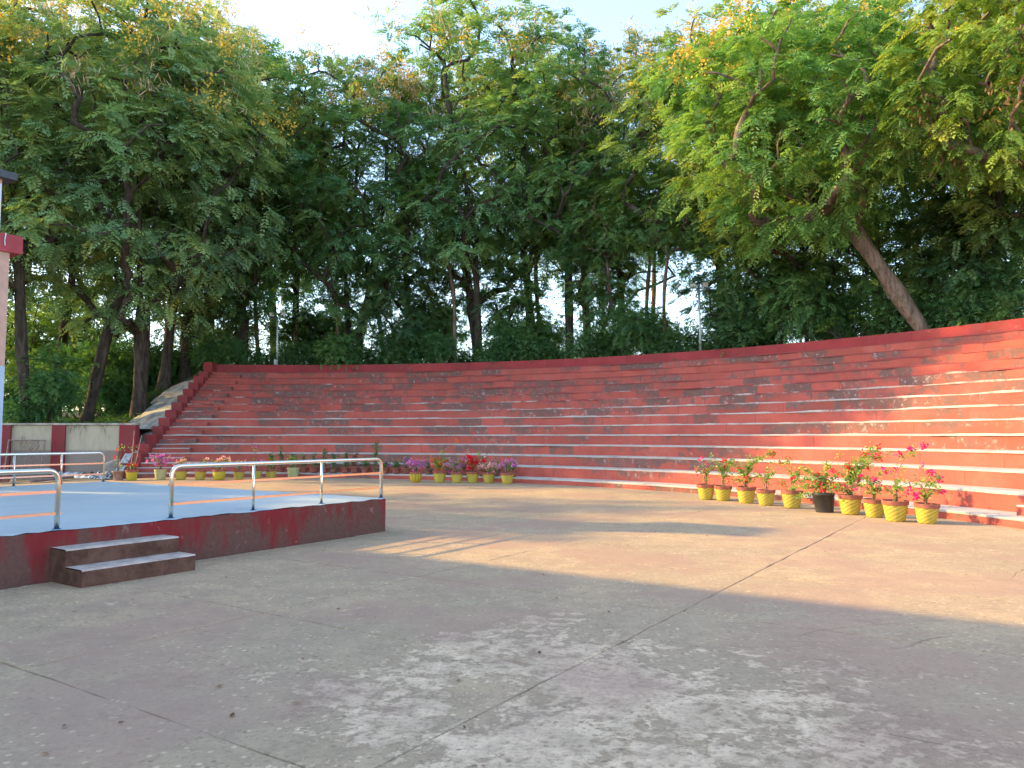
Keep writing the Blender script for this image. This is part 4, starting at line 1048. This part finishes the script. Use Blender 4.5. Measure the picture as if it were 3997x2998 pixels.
def plant_parts(o, z0, seed, stems, col, leafmat='leafP', leaf=.052, green=1.0):
    """stems: (dx, dz, leaves, flowers[, dy]) - one branch each, from the pot's mouth"""
    r = np.random.default_rng(seed); m = MB(); LQ = []; LT = []; FQ = []; FT = []
    for stt in stems:
        dx, dz, nl, nf = stt[:4]; dy = stt[4] if len(stt) > 4 else r.uniform(-.6, .6)*max(.12, abs(dx)*.7)
        b = np.array((r.uniform(-.05, .05), r.uniform(-.05, .05), z0 - .03)); e = np.array((dx, dy, z0 + dz)); K = 6
        bow = np.array((-dx*.35, 0, .12*abs(dz) + .10*abs(dx)))
        pts = [b + (e - b)*t + bow*math.sin(math.pi*t)*.9 + r.normal(0, .012, 3)*(0 < t < 1) for t in np.linspace(0, 1, K)]
        m.tube(pts, np.linspace(.009, .0035, K), 5); pts = np.array(pts)
        tw = []
        for _ in range(max(2, int(nl/12))):
            t = r.uniform(.35, 1); i = min(K-2, int(t*(K-1))); q = pts[i] + (pts[i+1] - pts[i])*(t*(K-1) - i)
            q2 = q + r.normal(0, 1, 3)*np.array((.10, .10, .06)) + np.array((0, 0, .05)); m.tube([q, q2], [.004, .002], 4); tw.append((q, q2))
        for cnt_, QQ, TT, size, wd in ((nl, LQ, LT, leaf, .62), (nf*1.3, FQ, FT, .052, .95)):
            n = int(cnt_)
            if n <= 0: continue
            if QQ is LQ:
                w = r.integers(0, len(tw), n); f = r.uniform(0, 1.1, (n, 1)); A = np.array([tw[k][0] for k in w]); B_ = np.array([tw[k][1] for k in w])
                p_ = A + (B_ - A)*f + r.normal(0, .022, (n, 3))
                main = r.uniform(0, 1, n) < .35; tt_ = r.uniform(.3, 1, n)*(K-1); ii = np.minimum(K-2, tt_.astype(int))
                pm_ = pts[ii] + (pts[ii+1] - pts[ii])*(tt_ - ii)[:, None] + r.normal(0, .025, (n, 3)); p_ = np.where(main[:, None], pm_, p_)
            else:
                g = max(1, n//14); cen = np.array([pts[-1] if (k == 0) else tw[r.integers(0, len(tw))][1] for k in range(g)]); p_ = cen[r.integers(0, g, n)] + r.normal(0, .030, (n, 3))
            a = unit(r.normal(0, 1, (n, 3))); bb = unit(np.cross(a, r.normal(0, 1, (n, 3)))); s1 = (size*r.uniform(.7, 1.3, n))[:, None]
            mm = p_ + a*s1*.5; QQ.append(np.stack([p_, mm + bb*s1*wd*.5, p_ + a*s1, mm - bb*s1*wd*.5], 1)); TT.append(r.uniform(0, 1, n))
    m.build('stem', M['stem'], o)
    if LQ: obj('foliage', quads('foliage', np.concatenate(LQ), np.concatenate(LT), M[leafmat]), o).color = (green, 1, green, 1)
    if FQ: obj('blossom', quads('blossom', np.concatenate(FQ), np.concatenate(FT), M[col]), o)
NP = [0]
def pot(kind, p, label, group, stems, col='magenta', scale=1.0, leafmat='leafP', leaf=.060, seed=None):
    NP[0] += 1; o = empty('potted_plant', p, label, 'potted plant', group, scale=scale); pm_, rm, so, z0 = POT[kind]
    o.rotation_euler = (math.sin(NP[0]*7.1)*.03, math.cos(NP[0]*3.7)*.03, 0); o.scale = (scale*(1 + .05*math.sin(NP[0]*2.9)),)*3
    a = NP[0]*1.3; x = obj('pot', pm_, o); x.rotation_euler = (0, 0, a)
    if rm: y = obj('rim', rm, x)
    obj('soil', so, x)
    plant_parts(o, z0, seed or 100 + NP[0], stems, col, leafmat, leaf); return o
GR = 'potted bougainvillea in the sun on the right'; GL = 'pots lined up in front of the left seating'; GB = 'terracotta bowls on the kerb'
def on_floor(u, v): return gp(u, v, 0.0) + Vector((0, .16, 0))
RP = [
 ('swirl', 2763, 1951, 'leftmost yellow pot on the right, small bougainvillea with two magenta tufts', 'magenta', [(-.20, .40, 50, 30), (.02, .58, 40, 34), (.24, .45, 45, 4), (-.05, .35, 35, 12)]),
 ('swirl', 2829, 1956, 'second yellow pot from the left on the right, bougainvillea arching up left', 'crimson', [(-.34, .80, 90, 0), (.05, .55, 60, 8), (.32, .62, 70, 8), (.30, .12, 10, 6), (-.1, .5, 60, 6), (.38, .36, 40, 0)]),
 ('swirl', 2921, 1966, 'yellow pot with dense green bougainvillea reaching up to the right', 'crimson', [(-.45, .62, 120, 10), (-.20, .45, 130, 6), (.35, .72, 130, 0), (.72, .80, 120, 16), (.28, .30, 70, 8), (-.42, .22, 50, 6), (.10, .5, 120, 0)]),
 ('swirl', 3000, 1975, 'fourth yellow pot from the left on the right, sparse twiggy bougainvillea', 'crimson', [(-.45, .35, 10, 8), (.08, .62, 45, 0), (.30, .45, 70, 0), (.42, .2, 10, 8), (.30, .72, 40, 0), (-.05, .3, 20, 0)]),
 ('swirl', 3102, 1986, 'yellow pot with a low sparse bougainvillea left of the black pot', 'crimson', [(-.28, .62, 40, 6), (.18, .42, 60, 0), (.30, .10, 20, 6), (-.25, .12, 30, 0), (-.08, .72, 30, 4), (.3, .55, 40, 0)]),
 ('black', 3231, 2002, 'black plastic pot with bushy bougainvillea and red flowers', 'crimson', [(-.55, .20, 150, 0), (-.40, .55, 150, 0), (-.10, .48, 90, 34), (.32, .40, 60, 26), (.15, .68, 110, 0), (-.55, -.02, 90, 0), (-.60, .40, 120, 10), (.38, .18, 60, 4), (.05, .3, 80, 10), (.5, .86, 24, 0)]),
 ('swirl', 3333, 2011, 'yellow pot with leafy bougainvillea right of the black pot', 'crimson', [(-.40, .48, 70, 16), (-.05, .62, 140, 22), (.35, .62, 170, 12), (-.30, .18, 90, 6), (.18, .35, 120, 4), (.62, .95, 170, 22), (.50, .78, 150, 12), (-.55, .12, 40, 8)]),
 ('swirl', 3429, 2022, 'third yellow pot from the right end, bougainvillea with mauve pink tufts', 'magenta', [(-.42, .30, 60, 10), (.02, .42, 70, 18), (.30, .62, 50, 26), (-.25, .52, 60, 16), (.32, .22, 40, 8), (.10, .25, 40, 0)]),
 ('swirl', 3513, 2038, 'yellow pot with bare twigs and one long branch ending in a pink tuft', 'magenta', [(.58, 1.0, 60, 40, .05), (-.10, .55, 26, 0), (.22, .48, 30, 0), (.55, .40, 50, 0), (-.25, .30, 24, 4), (.28, .12, 20, 0), (.42, .28, 26, 0)]),
 ('swirl', 3636, 2047, 'rightmost yellow pot, bougainvillea with scattered magenta flowers', 'magenta', [(.05, .62, 50, 30), (.24, .50, 60, 10), (.30, .26, 30, 14), (-.30, .26, 20, 30), (-.22, .16, 14, 18), (-.08, .30, 18, 10), (-.35, .42, 40, 0), (.12, .3, 20, 6)]),
]
for i, (k, u, v, lab, col, stems) in enumerate(RP): pot(k, on_floor(u, v), lab, GR, stems, col, seed=300 + i)
def bushy(r, n, h, wd, nl, nf): return [(r.uniform(-wd, wd), r.uniform(.5, 1)*h, nl, nf) for _ in range(n)]
r_ = random.Random(15)
LP = [
 ('faded', 453, 1876, 'faded grey terracotta pot at the far left end of the row', 'crimson', bushy(r_, 4, .45, .2, 8, 0) + [(-.05, .8, 6, 26), (.25, .85, 10, 0), (.4, 1.0, 12, 0)]),
 ('plain', 504, 1876, 'plain yellow pot with small dark specks next to the faded pot', 'crimson', bushy(r_, 5, .28, .25, 8, 6) + [(.12, .95, 4, 0), (-.1, .85, 8, 0)]),
 ('pale', 618, 1874, 'pale yellow pot with a mauve flowering plant before the left steps', 'mauve', bushy(r_, 11, .55, .48, 26, 42)),
 ('swirl', 698, 1874, 'swirled yellow pot just right of the first railing post', 'palepink', bushy(r_, 6, .42, .3, 14, 14)),
 ('swirl', 774, 1874, 'swirled yellow pot with greyish dry plant behind the railing', 'palepink', bushy(r_, 6, .36, .25, 20, 8)),
 ('smooth', 849, 1875, 'smooth rounded yellow pot behind the railing with pale blooms', 'palepink', bushy(r_, 9, .45, .4, 22, 26)),
 ('swirl', 926, 1873, 'swirled yellow pot behind the railing left of the second post', 'palepink', bushy(r_, 7, .42, .38, 22, 14)),
 ('swirl', 994, 1872, 'swirled yellow pot half hidden by the second railing post', 'mauve', bushy(r_, 6, .3, .25, 16, 16) + [(.0, .85, 14, 6)]),
 ('swirl', 1053, 1870, 'swirled yellow pot with orange and green plant right of the second post', 'orange', bushy(r_, 8, .42, .3, 40, 12)),
 ('pale', 1139, 1867, 'cream coloured pot with a bushy green plant behind the railing', 'palepink', bushy(r_, 8, .42, .18, 55, 0)),
 ('melon', 1621, 1884, 'ribbed melon shaped yellow pot with mauve flowers right of the stage railing', 'mauve', bushy(r_, 12, .42, .42, 26, 40)),
 ('swirl', 1713, 1885, 'swirled yellow pot with orange blooms and one tall stem with a red tip', 'orange', bushy(r_, 9, .42, .32, 46, 22) + [(.55, 1.05, 26, 16)]),
 ('swirl', 1782, 1886, 'swirled yellow pot with a drooping mauve plant in the middle group', 'mauve', bushy(r_, 10, .46, .30, 40, 26) + [(-.28, .05, 10, 40)]),
 ('swirl', 1843, 1886, 'swirled yellow pot with the brightest crimson flowers', 'crimson', bushy(r_, 10, .5, .36, 30, 70) + [(.25, .62, 70, 0)]),
 ('swirl', 1907, 1887, 'swirled yellow pot with dusty pink blooms second from the right of its group', 'palepink', bushy(r_, 12, .32, .34, 26, 34)),
 ('swirl', 1980, 1890, 'swirled yellow pot with mauve spikes, rightmost of the middle group', 'mauve', bushy(r_, 11, .42, .3, 36, 26)),
]
for i, (k, u, v, lab, col, stems) in enumerate(LP): pot(k, on_floor(u, v), lab, GL, stems, col, seed=400 + i)
def on_kerb(u): 
    # on the kerb tread, a third of the way back
    R = R0 + .30; a = (u - SW/2)/FPX/.9977; A = a*a + 1; B = -2*(a*CX + CY); C_ = CX*CX + CY*CY - R*R
    Y = (-B + math.sqrt(B*B - 4*A*C_))/(2*A); return Vector((a*Y, Y, KH + .004))
KB = [(1060, 'g', .55), (1104, 'g', .78), (1150, 'g', .5), (1192, 'l', .55), (1231, 'g', .48), (1270, 'g', .82), (1308, 'g', .48), (1351, 'l', .6), (1389, 'd', .55), (1429, 'g', .45), (1472, 'l', .95), (1508, 'v', .28), (1549, 'g', .26), (1591, 'm', .42), (1675, 'm', .4), (1746, 'p', .36), (1813, 'p', .36), (1884, 'w', .42), (1935, 'm', .36), (2000, 'm', .34)]
NMB = ['first', 'second', 'third', 'fourth', 'fifth', 'sixth', 'seventh', 'eighth', 'ninth', 'tenth', 'eleventh', 'twelfth', 'thirteenth', 'fourteenth', 'fifteenth', 'sixteenth', 'seventeenth', 'eighteenth', 'nineteenth', 'twentieth']
DESC = {'g': 'a dark green plant', 'l': 'a leafy bright green plant', 'd': 'a drying brown plant', 'v': 'violet flowers', 'm': 'mauve flowers', 'p': 'pink flowers', 'w': 'pale flowers'}
for i, (u, t_, h) in enumerate(KB):
    col = {'v': 'mauve', 'm': 'mauve', 'p': 'palepink', 'w': 'palepink'}.get(t_, 'palepink'); nf = 20 if t_ in 'vmpw' else 0
    stems = [(r_.uniform(-.07, .07), h*r_.uniform(.75, 1), 60, nf) for _ in range(3)] + bushy(r_, 4, h*.6, .16, 40, nf)
    pot('belldark' if i % 4 == 2 else 'bell', on_kerb(u), '%s terracotta bowl from the left on the kerb, with %s' % (NMB[i], DESC[t_]), GB, stems, col, leafmat='leafdry' if t_ == 'd' else 'leafS', seed=500 + i)

# ------------------------------------------------------------------ odds and ends by the cream wall
def wy(u, Y): return (u - SW/2)/FPX*Y/.9977
gY = 30.9; g0, g1 = wy(26, gY), wy(168, gY)
gate = empty('iron_gate', ((g0+g1)/2, gY, 0), 'rusty iron gate panel leaning against the cream wall', 'gate'); W2 = (g1 - g0)/2; GH = 1.42
def gpart(name, pts, r, par=gate):
    m = MB(); m.tube([(x, .05 + z*.17, z) for x, z in pts], r, 6); return m.build(name, M['rust'], par)
gpart('frame', [(-W2, .05), (-W2, GH)], .03); gpart('frame', [(W2, .05), (W2, GH)], .03); gpart('frame', [(-W2, GH), (W2, GH)], .028); gpart('frame', [(-W2, .10), (W2, .10)], .028)
for k in range(5):
    x = -W2 + W2*2*(k + 1)/6; gpart('bar', [(x, .1), (x + .04, GH*.5), (x - .03, GH)], .014)
for k in range(4): gpart('diagonal', [(-W2 + .1 + k*.32, .25 + .2*(k % 2)), (-W2 + .34 + k*.32, .62 + .2*(k % 2))], .014); gpart('diagonal', [(-W2 + .12 + k*.3, .85), (-W2 + .38 + k*.3, 1.22)], .014)
gpart('ornament', [(.12, GH - .06), (.05, GH - .22), (.14, GH - .36), (.26, GH - .36), (.35, GH - .22), (.28, GH - .06)], .016)
gpart('ornament', [(.2, GH - .36), (.14, .75), (.0, .4), (-.1, .1)], .018)
def pipe(u0, v0, u1, v1, r, mat, label, name='pipe', z=None):
    a, b = gp(u0, v0, r), gp(u1, v1, r); c_ = (a + b)/2; o = empty(name, (c_.x, c_.y, 0), label, name.split('_')[-1])
    m = MB(); m.tube([a - Vector((c_.x, c_.y, 0)), b - Vector((c_.x, c_.y, 0))], r, 10); m.build('body', M[mat], o)
pipe(120, 1878, 285, 1862, .055, 'rust', 'thick brown pipe lying on the ground behind the far stage railing')
pipe(190, 1852, 385, 1846, .04, 'wood', 'long pale wooden pole lying by the wall behind the far stage railing', 'wooden_pole')
pipe(60, 1873, 200, 1868, .035, 'wood', 'short wooden pole lying left of the brown pipe', 'wooden_pole')
def sheet(u, v, w, d, h, mat, label, name, seed, ry=0):
    r = random.Random(seed); c_ = gp(u, v, 0); o = empty(name, c_, label, name.split('_')[-1]); m = MB(); n = 10; V = []; F = []
    for i in range(n+1):
        for j in range(n+1):
            x, y = (i/n - .5)*w, (j/n - .5)*d; V.append((x, y, h*(.35 + .65*abs(math.sin(i*.8 + seed + j*.35)))*math.sin(math.pi*min(1, max(0, j/n)))**.5 + .01))
    for i in range(n):
        for j in range(n): a = i*(n+1) + j; F.append((a, a+n+1, a+n+2, a+1))
    m.add(V, F); m.build('body', M[mat], o, smooth=False)
sheet(275, 1858, .9, .8, .16, 'whitesheet', 'crumpled white sheet on the ground before the cream wall', 'white_sheet', 3)
sheet(325, 1866, .7, .5, .10, 'whitesheet', 'small white sheet left of the last far railing post', 'white_sheet', 5)
sheet(405, 1868, .75, .7, .30, 'cloth', 'black and white bundle of cloth beside the faded pot', 'cloth_bundle', 7)
def plank_box(u, v, w, d, h, mat, label, name, cat, rz=0):
    c_ = gp(u, v, 0); o = empty(name, c_, label, cat, rz=rz); m = MB(); m.box((0, 0, 0), w, d, h*.55); m.build('base', M[mat], o); m = MB(); m.box((0, 0, h*.55 + .002), w*1.02, d*1.03, h*.45, 0, .97); m.build('lid', M[mat], o)
plank_box(352, 1852, 1.1, .35, .16, 'darkrubber', 'long flat dark box lying against the cream wall', 'flat_box', 'box')
for k, (u, v) in enumerate(((4, 1884), (9, 1878))):
    c_ = gp(u, v, 0); o = empty('brick_stack', c_, ['low stack of red bricks at the left edge behind the stage', 'second brick stack just beyond the first behind the stage'][k], 'bricks', rz=.3)
    for q in range(5):
        for w in range(2): m = MB(); m.box((w*.24 - .12, 0, q*.081), .23, .11, .076, (q % 2)*.06); m.build('brick', M['brick'], o)
# rubble strip
pts = []
# board and twigs leaning at the corner of the wall
c_ = gp(462, 1866, 0); o = empty('leaning_board', c_, 'marbled grey board leaning between the pots and the cream wall', 'board'); m = MB()
m.hexa([(-.28, .0, 0), (.0, .05, 0), (.0, .09, 0), (-.28, .04, 0), (-.02, .55, .92), (.22, .6, .92), (.22, .64, .92), (-.02, .59, .92)]); m.build('panel', M['greyboard'], o)
m = MB(); m.tube([(-.28, .0, 0), (-.02, .55, .92)], .012, 6); m.build('edge_trim', M['whitesheet'], o)
for k, (u0, v0, u1, v1, lab) in enumerate(((505, 1840, 524, 1682, 'pale stick leaning on the end pilaster of the cream wall'), (512, 1850, 553, 1700, 'second pale stick crossing the first beside the end pilaster'))):
    a = gp(u0, 1868, 0); b = at_y(u1, v1, a.y + .7); o = empty('leaning_stick', a, lab, 'stick'); m = MB(); m.tube([(0, 0, 0), (b - a)*.5 + Vector((.02, 0, 0)), b - a], [.018, .016, .012], 6); m.build('shaft', M['wood'], o)
